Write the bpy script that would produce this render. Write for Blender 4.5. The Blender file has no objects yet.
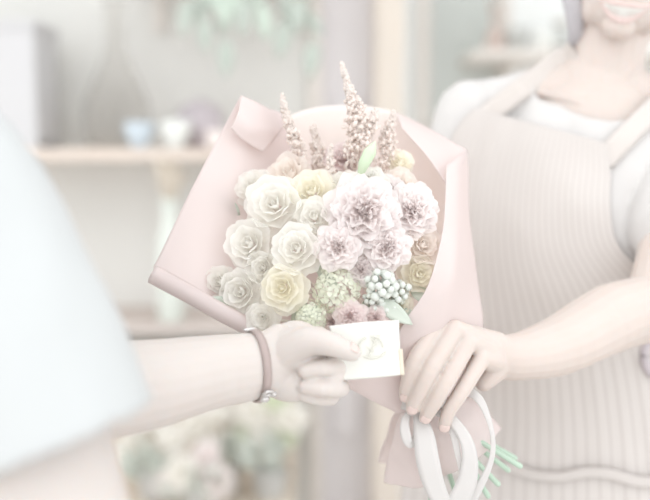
import bpy, bmesh, math, random
from mathutils import Vector, Matrix
from mathutils.bvhtree import BVHTree
from mathutils import noise as mnoise

V = Vector
R = random.Random(7)
SC = bpy.context.scene
COL = SC.collection

# ------------------------------------------------------------------ camera, world, lights, exposure
LENS = 50.0
PITCH = -0.105
CAM = V((0.0, 0.0, 1.35))
cam_data = bpy.data.cameras.new('camera')
cam = bpy.data.objects.new('camera', cam_data)
COL.objects.link(cam)
cam.location = CAM
cam.rotation_euler = (math.pi / 2 + PITCH, 0, 0)
cam_data.lens = LENS
cam_data.sensor_width = 36.0
cam_data.clip_start = 0.05
cam_data.dof.use_dof = True
cam_data.dof.focus_distance = 1.04
cam_data.dof.aperture_fstop = 1.6
SC.camera = cam

world = bpy.data.worlds.new('daylight')
SC.world = world
world.use_nodes = True
bg = world.node_tree.nodes['Background']
bg.inputs[0].default_value = (0.968, 0.987, 1.0, 1)
bg.inputs[1].default_value = 1.12

sun_d = bpy.data.lights.new('soft_daylight', 'SUN')
sun_d.energy = 0.2
sun_d.angle = math.radians(50)
sun_d.color = (1.0, 0.985, 0.96)
sun = bpy.data.objects.new('soft_daylight', sun_d)
COL.objects.link(sun)
sun.rotation_euler = (math.radians(42), 0, math.radians(-28))

SC.view_settings.view_transform = 'Standard'
SC.view_settings.look = 'None'
SC.view_settings.exposure = 0.74
SC.view_settings.gamma = 1.0
SC.view_settings.use_curve_mapping = False
try:
    SC.cycles.max_bounces = 14
    SC.cycles.diffuse_bounces = 10
    SC.cycles.transparent_max_bounces = 12
except Exception:
    pass

# ------------------------------------------------------------------ helpers
KPX = 36.0 / LENS / 650.0
FWD = V((0, math.cos(PITCH), math.sin(PITCH)))
UP = V((0, -math.sin(PITCH), math.cos(PITCH)))
RIGHT = V((1, 0, 0))


def P(px, py, d):
    """a point at depth d in front of the camera, from its place in the photograph"""
    return CAM + d * (FWD + RIGHT * ((px - 325) * KPX) + UP * ((250 - py) * KPX))


def lin(c):
    out = []
    for v in c:
        v /= 255.0
        out.append(v / 12.92 if v <= 0.04045 else ((v + 0.055) / 1.055) ** 2.4)
    return out


def mat(name, rgb, rough=0.7, var=0.0, vscale=30.0, sss=0.0, bump=0.0, bscale=200.0, trans=0.0, sheen=0.0):
    m = bpy.data.materials.new(name)
    m.use_nodes = True
    nt = m.node_tree
    b = nt.nodes['Principled BSDF']
    c = [min(0.97, v) for v in lin(rgb)]
    b.inputs['Base Color'].default_value = (*c, 1)
    b.inputs['Roughness'].default_value = rough
    b.inputs['Specular IOR Level'].default_value = 0.25
    if sss:
        b.inputs['Subsurface Weight'].default_value = sss
        b.inputs['Subsurface Radius'].default_value = (1.0, 0.55, 0.4)
        b.inputs['Subsurface Scale'].default_value = 0.006
    if sheen:
        b.inputs['Sheen Weight'].default_value = sheen
    tc = nt.nodes.new('ShaderNodeTexCoord')
    if var:
        n = nt.nodes.new('ShaderNodeTexNoise')
        n.inputs['Scale'].default_value = vscale
        n.inputs['Detail'].default_value = 3
        nt.links.new(tc.outputs['Object'], n.inputs['Vector'])
        mx = nt.nodes.new('ShaderNodeMix')
        mx.data_type = 'RGBA'
        mx.inputs[6].default_value = (*[max(0, v * (1 - var)) for v in c], 1)
        mx.inputs[7].default_value = (*[min(0.97, v * (1 + var * 0.6)) for v in c], 1)
        nt.links.new(n.outputs[0], mx.inputs[0])
        nt.links.new(mx.outputs[2], b.inputs['Base Color'])
    if bump:
        n2 = nt.nodes.new('ShaderNodeTexNoise')
        n2.inputs['Scale'].default_value = bscale
        nt.links.new(tc.outputs['Object'], n2.inputs['Vector'])
        bp = nt.nodes.new('ShaderNodeBump')
        bp.inputs['Strength'].default_value = bump
        bp.inputs['Distance'].default_value = 0.002
        nt.links.new(n2.outputs[0], bp.inputs['Height'])
        nt.links.new(bp.outputs[0], b.inputs['Normal'])
    if trans:
        out = nt.nodes['Material Output']
        t = nt.nodes.new('ShaderNodeBsdfTranslucent')
        t.inputs[0].default_value = (*c, 1)
        ms = nt.nodes.new('ShaderNodeMixShader')
        ms.inputs[0].default_value = trans
        nt.links.new(b.outputs[0], ms.inputs[1])
        nt.links.new(t.outputs[0], ms.inputs[2])
        nt.links.new(ms.outputs[0], out.inputs[0])
    return m


def striped_mat(name, rgb, rgb2, freq, width=0.22):
    m = mat(name, rgb, 0.8, 0.03, 12, bump=0.15, bscale=600)
    nt = m.node_tree
    b = nt.nodes['Principled BSDF']
    for l in list(b.inputs['Base Color'].links):
        src = l.from_socket
    uv = nt.nodes.new('ShaderNodeUVMap')
    sp = nt.nodes.new('ShaderNodeSeparateXYZ')
    nt.links.new(uv.outputs[0], sp.inputs[0])
    mu = nt.nodes.new('ShaderNodeMath'); mu.operation = 'MULTIPLY'; mu.inputs[1].default_value = freq
    nt.links.new(sp.outputs[0], mu.inputs[0])
    fr = nt.nodes.new('ShaderNodeMath'); fr.operation = 'FRACT'
    nt.links.new(mu.outputs[0], fr.inputs[0])
    lt = nt.nodes.new('ShaderNodeMath'); lt.operation = 'LESS_THAN'; lt.inputs[1].default_value = width
    nt.links.new(fr.outputs[0], lt.inputs[0])
    mx = nt.nodes.new('ShaderNodeMix'); mx.data_type = 'RGBA'
    nt.links.new(lt.outputs[0], mx.inputs[0])
    nt.links.new(src, mx.inputs[6])
    mx.inputs[7].default_value = (*lin(rgb2), 1)
    nt.links.new(mx.outputs[2], b.inputs['Base Color'])
    return m


def wood_mat(name, rgb, rgb2, scale=(6, 6, 0.6)):
    m = mat(name, rgb, 0.6)
    nt = m.node_tree
    b = nt.nodes['Principled BSDF']
    tc = nt.nodes.new('ShaderNodeTexCoord')
    mp = nt.nodes.new('ShaderNodeMapping')
    mp.inputs['Scale'].default_value = scale
    n = nt.nodes.new('ShaderNodeTexNoise')
    n.inputs['Scale'].default_value = 9
    n.inputs['Detail'].default_value = 5
    mx = nt.nodes.new('ShaderNodeMix'); mx.data_type = 'RGBA'
    mx.inputs[6].default_value = (*lin(rgb), 1)
    mx.inputs[7].default_value = (*lin(rgb2), 1)
    nt.links.new(tc.outputs['Object'], mp.inputs[0])
    nt.links.new(mp.outputs[0], n.inputs['Vector'])
    nt.links.new(n.outputs[0], mx.inputs[0])
    nt.links.new(mx.outputs[2], b.inputs['Base Color'])
    return m


def link(name, me, m, parent=None, smooth=True):
    o = bpy.data.objects.new(name, me)
    COL.objects.link(o)
    if m:
        me.materials.clear()
        me.materials.append(m)
    if smooth:
        for p in me.polygons:
            p.use_smooth = True
    if parent is not None:
        o.parent = parent
        o.matrix_parent_inverse = Matrix.Translation(-V(parent.location)) if parent.parent is None else Matrix.Identity(4)
        if parent.parent is not None:
            o.matrix_parent_inverse = parent_world(parent).inverted()
    return o


def parent_world(o):
    m = o.matrix_basis.copy()
    while o.parent is not None:
        m = o.parent.matrix_basis @ (o.matrix_parent_inverse @ m) if o.parent.parent is None else o.matrix_parent_inverse @ m
        o = o.parent
        if o.parent is None:
            break
    return m


def obj(name, bm, m, parent=None, smooth=True):
    me = bpy.data.meshes.new(name)
    bmesh.ops.recalc_face_normals(bm, faces=bm.faces)
    bm.to_mesh(me)
    bm.free()
    return link(name, me, m, parent, smooth)


def tag(o, label=None, cat=None, group=None, kind=None):
    if label: o['label'] = label
    if cat: o['category'] = cat
    if group: o['group'] = group
    if kind: o['kind'] = kind
    return o


def empty(name, loc, label, cat, group=None):
    o = bpy.data.objects.new(name, None)
    o.empty_display_size = 0.05
    COL.objects.link(o)
    o.location = loc
    return tag(o, label, cat, group)


def crom(pts, t):
    n = len(pts) - 1
    s = min(max(t, 0), 1) * n
    i = min(int(s), n - 1)
    f = s - i
    p0 = pts[max(i - 1, 0)]; p1 = pts[i]; p2 = pts[i + 1]; p3 = pts[min(i + 2, n)]
    return 0.5 * ((2 * p1) + (p2 - p0) * f + (2 * p0 - 5 * p1 + 4 * p2 - p3) * f * f + (3 * p1 - p0 - 3 * p2 + p3) * f ** 3)


def tube(bm, pts, radii, ref=None, seg=16, sub=4, caps=True):
    """round-ended tapering tube through pts; a radius may be (a, b): a along ref"""
    pts = [V(p) for p in pts]
    rr = [V((r, r, 0)) if not isinstance(r, (tuple, list)) else V((r[0], r[1], 0)) for r in radii]
    n = (len(pts) - 1) * sub
    C = [crom(pts, i / n) for i in range(n + 1)]
    Rr = []
    for i in range(n + 1):
        s = i / n * (len(pts) - 1)
        k = min(int(s), len(pts) - 2)
        Rr.append(rr[k].lerp(rr[k + 1], s - k))
    T = []
    for i in range(n + 1):
        a = C[max(i - 1, 0)]; b = C[min(i + 1, n)]
        T.append((b - a).normalized())
    if ref is None:
        ref = V((0, 0, 1)) if abs(T[0].z) < 0.8 else V((1, 0, 0))
    ref = V(ref)
    rings = []
    def frame(t):
        x = ref - t * ref.dot(t)
        if x.length < 1e-4:
            x = t.orthogonal()
        x.normalize()
        return x, t.cross(x)
    seq = []
    if caps:
        r0 = min(Rr[0].x, Rr[0].y)
        for k in range(3):
            a = math.pi / 2 * (1 - k / 3) * 0.97
            seq.append((C[0] - T[0] * r0 * math.sin(a), Rr[0] * math.cos(a), T[0]))
    for i in range(n + 1):
        seq.append((C[i], Rr[i], T[i]))
    if caps:
        r1 = min(Rr[n].x, Rr[n].y)
        for k in range(1, 4):
            a = math.pi / 2 * k / 3 * 0.97
            seq.append((C[n] + T[n] * r1 * math.sin(a), Rr[n] * math.cos(a), T[n]))
    for c, r, t in seq:
        x, y = frame(t)
        rings.append([bm.verts.new(c + x * (r.x * math.cos(2 * math.pi * j / seg)) + y * (r.y * math.sin(2 * math.pi * j / seg))) for j in range(seg)])
    for a, b in zip(rings, rings[1:]):
        for j in range(seg):
            bm.faces.new((a[j], a[(j + 1) % seg], b[(j + 1) % seg], b[j]))
    bm.faces.new(rings[0][::-1])
    bm.faces.new(rings[-1])


def ellipsoid(bm, c, r, axes=None, seg=20, rings=12):
    M = Matrix.Identity(3)
    if axes:
        M = Matrix((axes[0], axes[1], axes[2])).transposed()
    ret = bmesh.ops.create_uvsphere(bm, u_segments=seg, v_segments=rings, radius=1)
    for v in ret['verts']:
        v.co = V(c) + M @ V((v.co.x * r[0], v.co.y * r[1], v.co.z * r[2]))


def box(bm, c, s, bevel=0.0):
    b2 = bmesh.new()
    bmesh.ops.create_cube(b2, size=1)
    for v in b2.verts:
        v.co = V((v.co.x * s[0], v.co.y * s[1], v.co.z * s[2]))
    if bevel:
        bmesh.ops.bevel(b2, geom=list(b2.edges), offset=bevel, segments=2, affect='EDGES', profile=0.5)
    vm = {v: bm.verts.new(v.co + V(c)) for v in b2.verts}
    for f in b2.faces:
        bm.faces.new([vm[v] for v in f.verts])
    b2.free()


def lathe(bm, c, prof, seg=32, axis=None):
    rings = []
    for r, z in prof:
        rings.append([bm.verts.new(V(c) + V((r * math.cos(2 * math.pi * j / seg), r * math.sin(2 * math.pi * j / seg), z))) for j in range(seg)])
    for a, b in zip(rings, rings[1:]):
        for j in range(seg):
            bm.faces.new((a[j], a[(j + 1) % seg], b[(j + 1) % seg], b[j]))
    bm.faces.new(rings[0][::-1])
    if prof[-1] != prof[0]:
        bm.faces.new(rings[-1])


def evaluated(o):
    dg = bpy.context.evaluated_depsgraph_get()
    dg.update()
    return bpy.data.meshes.new_from_object(o.evaluated_get(dg))


def union(bm, voxel, smooth=4, factor=0.5):
    """weld overlapping closed shapes into one continuous surface"""
    me = bpy.data.meshes.new('tmp')
    bmesh.ops.recalc_face_normals(bm, faces=bm.faces)
    bm.to_mesh(me); bm.free()
    o = bpy.data.objects.new('tmp', me)
    COL.objects.link(o)
    md = o.modifiers.new('r', 'REMESH'); md.mode = 'VOXEL'; md.voxel_size = voxel; md.use_smooth_shade = True
    sm = o.modifiers.new('s', 'SMOOTH'); sm.iterations = smooth; sm.factor = factor
    out = evaluated(o)
    bpy.data.objects.remove(o)
    bpy.data.meshes.remove(me)
    return out


def bvh_of(me):
    return BVHTree.FromPolygons([v.co.copy() for v in me.vertices], [tuple(p.vertices) for p in me.polygons])


def cut_cloth(me, drop, wrinkle=None, thick=0.003, smooth_edge=6):
    """open a garment: faces for which drop(centre) holds are removed, the edge is evened, the cloth gets its thickness"""
    bm = bmesh.new(); bm.from_mesh(me)
    kill = [f for f in bm.faces if drop(f.calc_center_median())]
    bmesh.ops.delete(bm, geom=kill, context='FACES')
    loose = [v for v in bm.verts if not v.link_faces]
    bmesh.ops.delete(bm, geom=loose, context='VERTS')
    for _ in range(smooth_edge):
        new = {}
        for v in bm.verts:
            if v.is_boundary:
                nb = [e.other_vert(v).co for e in v.link_edges if e.is_boundary]
                if len(nb) == 2:
                    new[v] = v.co * 0.4 + (nb[0] + nb[1]) * 0.3
        for v, c in new.items():
            v.co = c
    bm.normal_update()
    if wrinkle:
        mv = [(v, v.normal * wrinkle(v.co)) for v in bm.verts]
        for v, d in mv:
            v.co += d
    bm.normal_update()
    if thick:
        bmesh.ops.solidify(bm, geom=list(bm.faces), thickness=thick)
    out = bpy.data.meshes.new('cloth')
    bm.to_mesh(out); bm.free()
    return out


def grid_mesh(name, rows, nu, nv, m, parent=None, thick=0.0012, ripple=0.0, rs=18.0):
    """a sheet through a grid of control points, evenly curved between them"""
    bm = bmesh.new()
    uvl = bm.loops.layers.uv.new('UVMap')
    vs = []
    for i in range(nu + 1):
        t = i / nu
        line = [crom(r, t) for r in rows]
        vs.append([bm.verts.new(crom(line, j / nv)) for j in range(nv + 1)])
    uvs = {}
    for i in range(nu + 1):
        for j in range(nv + 1):
            uvs[vs[i][j]] = (i / nu, j / nv)
    for i in range(nu):
        for j in range(nv):
            f = bm.faces.new((vs[i][j], vs[i + 1][j], vs[i + 1][j + 1], vs[i][j + 1]))
            for l in f.loops:
                l[uvl].uv = uvs[l.vert]
    bm.normal_update()
    if ripple:
        mv = [(v, v.normal * ripple * mnoise.noise(v.co * rs)) for v in bm.verts]
        for v, d in mv:
            v.co += d
        bm.normal_update()
    me = bpy.data.meshes.new(name)
    bm.to_mesh(me); bm.free()
    o = link(name, me, m, parent)
    if thick:
        md = o.modifiers.new('thickness', 'SOLIDIFY'); md.thickness = thick; md.offset = 0
    return o


def sheet(name, rows_px, m, parent, nu=28, nv=28, thick=0.0012, ripple=0.003, rs=18.0):
    return grid_mesh(name, [[P(*p) for p in r] for r in rows_px], nu, nv, m, parent, thick, ripple, rs)


def strip(name, pts, width, m, parent=None, normal=V((0, -1, 0)), n=40, thick=0.0008, widths=None, twist=None):
    """a ribbon of given width along pts"""
    pts = [V(p) for p in pts]
    bm = bmesh.new()
    uvl = bm.loops.layers.uv.new('UVMap')
    L = []
    for i in range(n + 1):
        t = i / n
        c = crom(pts, t)
        tg = (crom(pts, min(1, t + 0.01)) - crom(pts, max(0, t - 0.01))).normalized()
        nn = normal(t, c) if callable(normal) else normal
        side = tg.cross(nn).normalized()
        if twist:
            side = Matrix.Rotation(twist(t), 3, tg) @ side
        w = width if widths is None else crom([V((x, 0, 0)) for x in widths], t).x
        L.append([bm.verts.new(c + side * (w * (k / 4 - 0.5))) for k in range(5)])
    for i in range(n):
        for k in range(4):
            f = bm.faces.new((L[i][k], L[i][k + 1], L[i + 1][k + 1], L[i + 1][k]))
            for l, uvv in zip(f.loops, ((k / 4, i / n), ((k + 1) / 4, i / n), ((k + 1) / 4, (i + 1) / n), (k / 4, (i + 1) / n))):
                l[uvl].uv = uvv
    me = bpy.data.meshes.new(name)
    bm.to_mesh(me); bm.free()
    o = link(name, me, m, parent)
    md = o.modifiers.new('thickness', 'SOLIDIFY'); md.thickness = thick; md.offset = 0
    return o


# ------------------------------------------------------------------ materials (base colours paled to stand in for an even white haze)
M = {}
M['wall'] = mat('plaster_wall', (217, 216, 212), 0.9, 0.03, 2.0, bump=0.1, bscale=60)
M['wall_white'] = mat('white_plaster', (233, 235, 234), 0.9, 0.02, 2.0)
M['floor'] = wood_mat('floor_boards', (218, 214, 210), (210, 205, 201), (1, 8, 1))
M['mauve'] = mat('door_paint', (219, 215, 216), 0.6, 0.03, 3)
M['post'] = wood_mat('pale_post_wood', (204, 198, 191), (223, 210, 196))
M['shelf'] = wood_mat('shelf_wood', (211, 204, 198), (218, 200, 185), (0.6, 6, 6))
M['shelf_dark'] = wood_mat('aged_shelf_wood', (200, 193, 189), (197, 183, 175), (0.6, 6, 6))
M['greybox'] = mat('grey_board', (204, 203, 204), 0.8, 0.03, 8)
M['bluecer'] = mat('blue_glaze', (198, 208, 216), 0.3)
M['whitecer'] = mat('white_glaze', (228, 229, 225), 0.3)
M['mauvecer'] = mat('mauve_glaze', (191, 183, 187), 0.4)
M['greycer'] = mat('grey_glaze', (197, 198, 195), 0.4)
M['frame'] = mat('window_paint', (220, 214, 208), 0.5)
M['pane'] = mat('frosted_pane', (231, 234, 231), 0.4, trans=0.4)
M['leaf_far'] = mat('trailing_leaf_green', (183, 191, 182), 0.6, 0.12, 25)
M['leaf_pale'] = mat('young_leaf_green', (195, 207, 195), 0.6, 0.1, 25)
M['leaf_dark'] = mat('bunch_leaf_green', (200, 206, 198), 0.6, 0.1, 25)
M['dry'] = mat('dried_bunch', (214, 205, 192), 0.9, 0.06, 40)
M['greenglass'] = mat('pale_green_glass', (216, 221, 214), 0.15)
M['crate'] = wood_mat('crate_wood', (218, 211, 202), (208, 193, 175), (0.6, 6, 6))
M['zinc'] = mat('zinc_bucket', (198, 198, 196), 0.5)
M['twig'] = mat('brown_twig', (200, 183, 175), 0.8)
g = bpy.data.materials.new('clear_glass'); g.use_nodes = True
gb = g.node_tree.nodes['Principled BSDF']
gb.inputs['Base Color'].default_value = (*lin((236, 234, 232)), 1)
gb.inputs['Transmission Weight'].default_value = 1.0
gb.inputs['Roughness'].default_value = 0.08
gb.inputs['IOR'].default_value = 1.1
M['glass'] = g
gt = g.node_tree.nodes.new('ShaderNodeBsdfTransparent')
gm = g.node_tree.nodes.new('ShaderNodeMixShader'); gm.inputs[0].default_value = 0.6
g.node_tree.links.new(gb.outputs[0], gm.inputs[1]); g.node_tree.links.new(gt.outputs[0], gm.inputs[2])
g.node_tree.links.new(gm.outputs[0], g.node_tree.nodes['Material Output'].inputs[0])
SK = dict(rough=0.55, var=0.035, vscale=22, sss=0.25)
M['skin_f'] = mat('fair_skin', (206, 194, 187), **SK)
M['skin_c'] = mat('light_skin', (207, 199, 194), **SK)
M['nail_f'] = mat('pale_pink_nail', (214, 195, 189), 0.25)
M['lips'] = mat('pink_lips', (218, 198, 193), 0.4)
M['teeth'] = mat('white_teeth', (227, 226, 222), 0.3)
M['hair'] = mat('washed_brown_hair', (181, 178, 181), 0.5, 0.1, 90)
M['eye'] = mat('eye_white', (227, 224, 220), 0.2)
M['tee_f'] = mat('cream_cotton', (207, 204, 202), 0.9, bump=0.1, bscale=500)
M['tee_c'] = mat('white_cotton', (192, 194, 194), 0.9, bump=0.12, bscale=500)
M['apron'] = striped_mat('striped_linen', (204, 198, 194), (191, 184, 180), 26, 0.2)
M['strap'] = mat('taupe_linen', (207, 200, 195), 0.85, 0.03, 30, bump=0.2, bscale=500)
M['trouser'] = mat('grey_trousers', (189, 189, 193), 0.9)
M['shoe'] = mat('pale_shoe_leather', (198, 191, 185), 0.5)
M['band'] = mat('brown_leather_band', (176, 161, 157), 0.5, 0.08, 60)
M['metal'] = mat('brushed_silver', (210, 207, 205), 0.25)
M['metal'].node_tree.nodes['Principled BSDF'].inputs['Metallic'].default_value = 0.7
M['paper'] = mat('pink_wrapping_paper', (239, 230, 228), 0.6, 0.02, 12, trans=0.45)
M['paper_lifted'] = mat('pink_paper_lifted', (254, 245, 242), 0.6, 0.02, 12, trans=0.45)  # same pink paper, colour raised to offset the shade inside the wrap
M['ribbon'] = mat('cream_satin', (223, 220, 218), 0.35, trans=0.2)
M['card'] = mat('ivory_card', (223, 222, 216), 0.6)
M['card_print'] = mat('card_print', (214, 213, 204), 0.6)
M['gold'] = mat('gold_edge', (220, 209, 192), 0.4)
M['rose_w'] = mat('white_petal', (252, 250, 247), 0.6, 0.015, 40, trans=0.5)
M['rose_c'] = mat('cream_petal', (252, 249, 241), 0.6, 0.015, 40, trans=0.5)
M['pinkw'] = mat('blush_petal', (253, 247, 246), 0.6, 0.015, 50, trans=0.5)
M['pinkd'] = mat('dusky_pink_petal', (253, 244, 243), 0.6, 0.015, 50, trans=0.5)
M['peach'] = mat('peach_petal', (252, 247, 243), 0.6, 0.015, 50, trans=0.5)
M['greenw'] = mat('lime_floret', (244, 247, 235), 0.6, 0.06, 60, trans=0.5)
M['astilbe'] = mat('rose_plume', (253, 244, 240), 0.8, 0.08, 90, trans=0.5)
M['berry'] = mat('silver_berry', (216, 220, 214), 0.6, 0.06, 80)
M['leaf'] = mat('grey_green_leaf', (210, 217, 206), 0.55, 0.08, 40, trans=0.15)
M['bud'] = mat('green_bud', (200, 216, 188), 0.5, 0.05, 60)
M['stem'] = mat('green_stem', (184, 204, 187), 0.5, 0.08, 40)

# ------------------------------------------------------------------ the setting
def struct(name, bm, m, smooth=False):
    o = obj(name, bm, m, None, smooth)
    o['kind'] = 'structure'
    return o

bm = bmesh.new(); box(bm, (0, 1.6, -0.05), (9, 8, 0.1)); struct('floor', bm, M['floor'])
WY = 3.12
XD0, XD1, XD2 = P(322, 250, 3.1).x, P(372, 250, 3.1).x, P(401, 250, 3.1).x
bm = bmesh.new(); box(bm, ((-4.5 + XD0) / 2, WY + 0.06, 1.825), (4.5 + XD0, 0.12, 3.65)); struct('wall_back', bm, M['wall'])
bm = bmesh.new(); box(bm, ((XD0 + XD1) / 2, WY + 0.05, 1.825), (XD1 - XD0, 0.09, 3.65))
for zz in (0.35, 1.05, 1.9):
    box(bm, ((XD0 + XD1) / 2, WY - 0.004, zz + 0.25), ((XD1 - XD0) * 0.55, 0.02, 0.5), 0.006)
struct('door_1', bm, M['mauve'])
bm = bmesh.new(); box(bm, ((XD1 + XD2) / 2, WY - 0.02, 1.825), (XD2 - XD1, 0.2, 3.65), 0.012); struct('trim_1', bm, M['post'])
bm = bmesh.new(); box(bm, (XD0 - 0.022, WY - 0.012, 1.825), (0.045, 0.024, 3.65), 0.004); struct('trim_2', bm, M['frame'])
RY = 3.75
bm = bmesh.new(); box(bm, ((XD2 - 0.3 + 4.5) / 2, RY + 0.06, 1.825), (4.5 - XD2 + 0.3, 0.12, 3.65)); struct('wall_right', bm, M['wall_white'])
bm = bmesh.new(); box(bm, (0, 3.6, 3.7), (9, 4.0, 0.1)); struct('ceiling', bm, M['wall_white'])  # out of view, put in over the back to hold off light from above
# window on the white wall
w0, w1 = P(421, 0, RY).x, P(500, 0, RY).x
zb, zt = P(400, 130, RY).z, 2.35
bm = bmesh.new()
for xx in (w0, w1):
    box(bm, (xx, RY - 0.02, (zb + zt) / 2), (0.05, 0.05, zt - zb + 0.05), 0.006)
for zz in (zb, zt):
    box(bm, ((w0 + w1) / 2, RY - 0.02, zz), (w1 - w0, 0.05, 0.05), 0.006)
wf = struct('window_1', bm, M['frame'])
bm = bmesh.new(); box(bm, ((w0 + w1) / 2, RY - 0.008, (zb + zt) / 2), (w1 - w0 - 0.05, 0.012, zt - zb - 0.05))
obj('pane', bm, M['pane'], wf, False)

# ------------------------------------------------------------------ shelves and what stands on them
def shelf_board(pxl, pxr, pyt, d_front, thick, m, label, depth=0.34):
    zt_ = P(0, pyt, d_front).z
    xl, xr = P(pxl, 0, d_front).x, P(pxr, 0, d_front).x
    o = empty('wall_shelf', ((xl + xr) / 2, WY - depth / 2, zt_ - thick), label, 'shelf', 'wall shelves at the left')
    b = bmesh.new(); box(b, ((xl + xr) / 2, WY - depth / 2, zt_ - thick / 2), (xr - xl, depth, thick), 0.004)
    obj('board', b, m, o, False)
    for s in (0.12, 0.88):
        b = bmesh.new()
        bx_ = xl + (xr - xl) * s
        box(b, (bx_, WY - depth * 0.4, zt_ - thick - 0.012), (0.03, depth * 0.7, 0.024), 0.003)
        box(b, (bx_, WY - 0.012, zt_ - thick - 0.08), (0.03, 0.024, 0.16), 0.003)
        obj('bracket', b, M['frame'], o, False)
    return o, zt_

SHD = 2.78
_, Z1 = shelf_board(-190, 318, 148, SHD, 0.040, M['shelf'], 'pale wooden wall shelf carrying the grey bin, glass vase and little bowls')
_, Z2 = shelf_board(60, 318, 326, SHD, 0.032, M['shelf_dark'], 'darker lower wall shelf carrying the tall green glass bottle')
_, Z0 = shelf_board(120, 318, -42, SHD, 0.034, M['shelf'], 'topmost wall shelf carrying the trailing plant', 0.30)

def at_shelf(px, d, z):
    p = P(px, 0, d)
    return V((p.x, CAM.y + d * math.cos(PITCH) + (CAM.z - z) * 0.0, z))

# grey bin
c = at_shelf(4, 2.92, Z1)
t = empty('storage_bin', c, 'tall plain grey storage bin at the left end of the pale shelf', 'bin')
b = bmesh.new()
hw, hh = 0.155, 0.385
for (sx, sy, cx_, cy_) in ((2 * hw, 0.012, 0, -0.11), (2 * hw, 0.012, 0, 0.11), (0.012, 0.22, -hw + 0.006, 0), (0.012, 0.22, hw - 0.006, 0)):
    box(b, c + V((cx_, cy_, hh / 2)), (sx, sy, hh), 0.002)
box(b, c + V((0, 0, 0.006)), (2 * hw, 0.22, 0.012))
obj('body', b, M['greybox'], t, False)
b = bmesh.new()
for (sx, sy, cx_, cy_) in ((2 * hw + .016, 0.016, 0, -0.116), (2 * hw + .016, 0.016, 0, 0.116), (0.016, 0.24, -hw, 0), (0.016, 0.24, hw, 0)):
    box(b, c + V((cx_, cy_, hh - 0.012)), (sx, sy, 0.024), 0.003)
obj('rim', b, M['greybox'], t, False)

# clear glass vase with long neck
c = at_shelf(120, 2.985, Z1)
t = empty('glass_vase', c, 'big clear glass vase with a long narrow neck on the pale shelf', 'vase')
prof = [(0.085, 0.0), (0.104, 0.03), (0.109, 0.09), (0.102, 0.15), (0.078, 0.21), (0.05, 0.265), (0.034, 0.32), (0.03, 0.40), (0.032, 0.46), (0.036, 0.47)]
inner = [(max(0.002, r - 0.0045), z + (0.008 if i == 0 else 0)) for i, (r, z) in enumerate(prof)][::-1]
b = bmesh.new(); lathe(b, c, prof + inner, 40); obj('vessel', b, M['glass'], t)
b = bmesh.new()
lathe(b, c + V((0, 0, 0.466)), [(0.034, -0.005), (0.042, 0.0), (0.042, 0.008), (0.034, 0.010)], 40); obj('lip', b, M['glass'], t)

def bowl(px, d, r, h, m, label, zbase=None, group=None):
    c_ = at_shelf(px, d, Z1)
    o = empty('bowl', c_, label, 'bowl', 'little bowls on the pale shelf')
    pr = [(r * 0.5, 0.0), (r * 0.52, 0.006), (r * 0.8, h * 0.3), (r * 0.97, h * 0.65), (r, h), (r - 0.005, h), (r * 0.9, h * 0.6), (r * 0.7, h * 0.3), (0.004, h * 0.16)]
    b_ = bmesh.new(); lathe(b_, c_ + V((0, 0, 0.004)), pr, 36); obj('bowl_body', b_, m, o)
    b_ = bmesh.new(); lathe(b_, c_, [(r * 0.42, 0), (r * 0.5, 0), (r * 0.5, 0.008), (r * 0.42, 0.008)], 36); obj('foot', b_, m, o)
    return o
bowl(142, 2.815, 0.047, 0.075, M['bluecer'], 'small pale blue bowl on the shelf right of the glass vase')
bowl(178, 2.815, 0.047, 0.080, M['whitecer'], 'small white bowl on the shelf beside the blue one')
# mauve lidded pot
c = at_shelf(202, 2.94, Z1)
t = empty('lidded_pot', c, 'rounded mauve-grey pot standing behind the white bowl', 'pot')
b = bmesh.new(); lathe(b, c, [(0.05, 0), (0.06, 0.01), (0.075, 0.06), (0.074, 0.10), (0.066, 0.112)], 36); obj('pot_body', b, M['mauvecer'], t)
b = bmesh.new(); lathe(b, c + V((0, 0, 0.112)), [(0.07, 0), (0.07, 0.008), (0.05, 0.028), (0.012, 0.038), (0.012, 0.046), (0.004, 0.05)], 36); obj('lid', b, M['mauvecer'], t)
c = at_shelf(218, 2.78, Z1)
t = empty('candle', c, 'short pinkish pillar candle on the shelf against the bouquet paper', 'candle')
b = bmesh.new(); lathe(b, c, [(0.03, 0), (0.031, 0.003), (0.031, 0.05), (0.028, 0.053)], 28); obj('wax', b, M['paper_lifted'], t)
b = bmesh.new(); tube(b, [c + V((0, 0, 0.052)), c + V((0.001, 0, 0.06)), c + V((0.003, 0, 0.066))], [0.001, 0.001, 0.001], seg=6); obj('wick', b, M['band'], t)

# bottle with dried bunch on the lower shelf
c = at_shelf(170, 2.84, Z2)
t = empty('glass_bottle', c, 'tall pale green glass bottle standing on the lower shelf', 'bottle')
b = bmesh.new()
pr = [(0.034, 0), (0.042, 0.008), (0.043, 0.2), (0.036, 0.26), (0.024, 0.31), (0.022, 0.36), (0.034, 0.385), (0.03, 0.386), (0.018, 0.36), (0.02, 0.31), (0.032, 0.26), (0.038, 0.2), (0.037, 0.012)]
lathe(b, c, pr, 32); obj('bottle_body', b, M['greenglass'], t)
t2 = empty('dried_bunch', c + V((0, 0, 0.30)), 'beige dried grass bunch sticking out of the green glass bottle', 'dried flowers')
b = bmesh.new()
for k in range(46):
    a = R.uniform(0, 6.28); rr_ = R.uniform(0.004, 0.052)
    top = c + V((rr_ * math.cos(a) + 0.004, rr_ * math.sin(a), R.uniform(0.44, 0.53)))
    q = c + V((0.006 * math.cos(a), 0.006 * math.sin(a), 0.33))
    tube(b, [q, q.lerp(top, 0.5) + V((0, 0, 0.012)), top], [0.0012, 0.004, 0.009], seg=6, sub=2)
obj('grass_head', b, M['dry'], t2)
b = bmesh.new()
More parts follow.
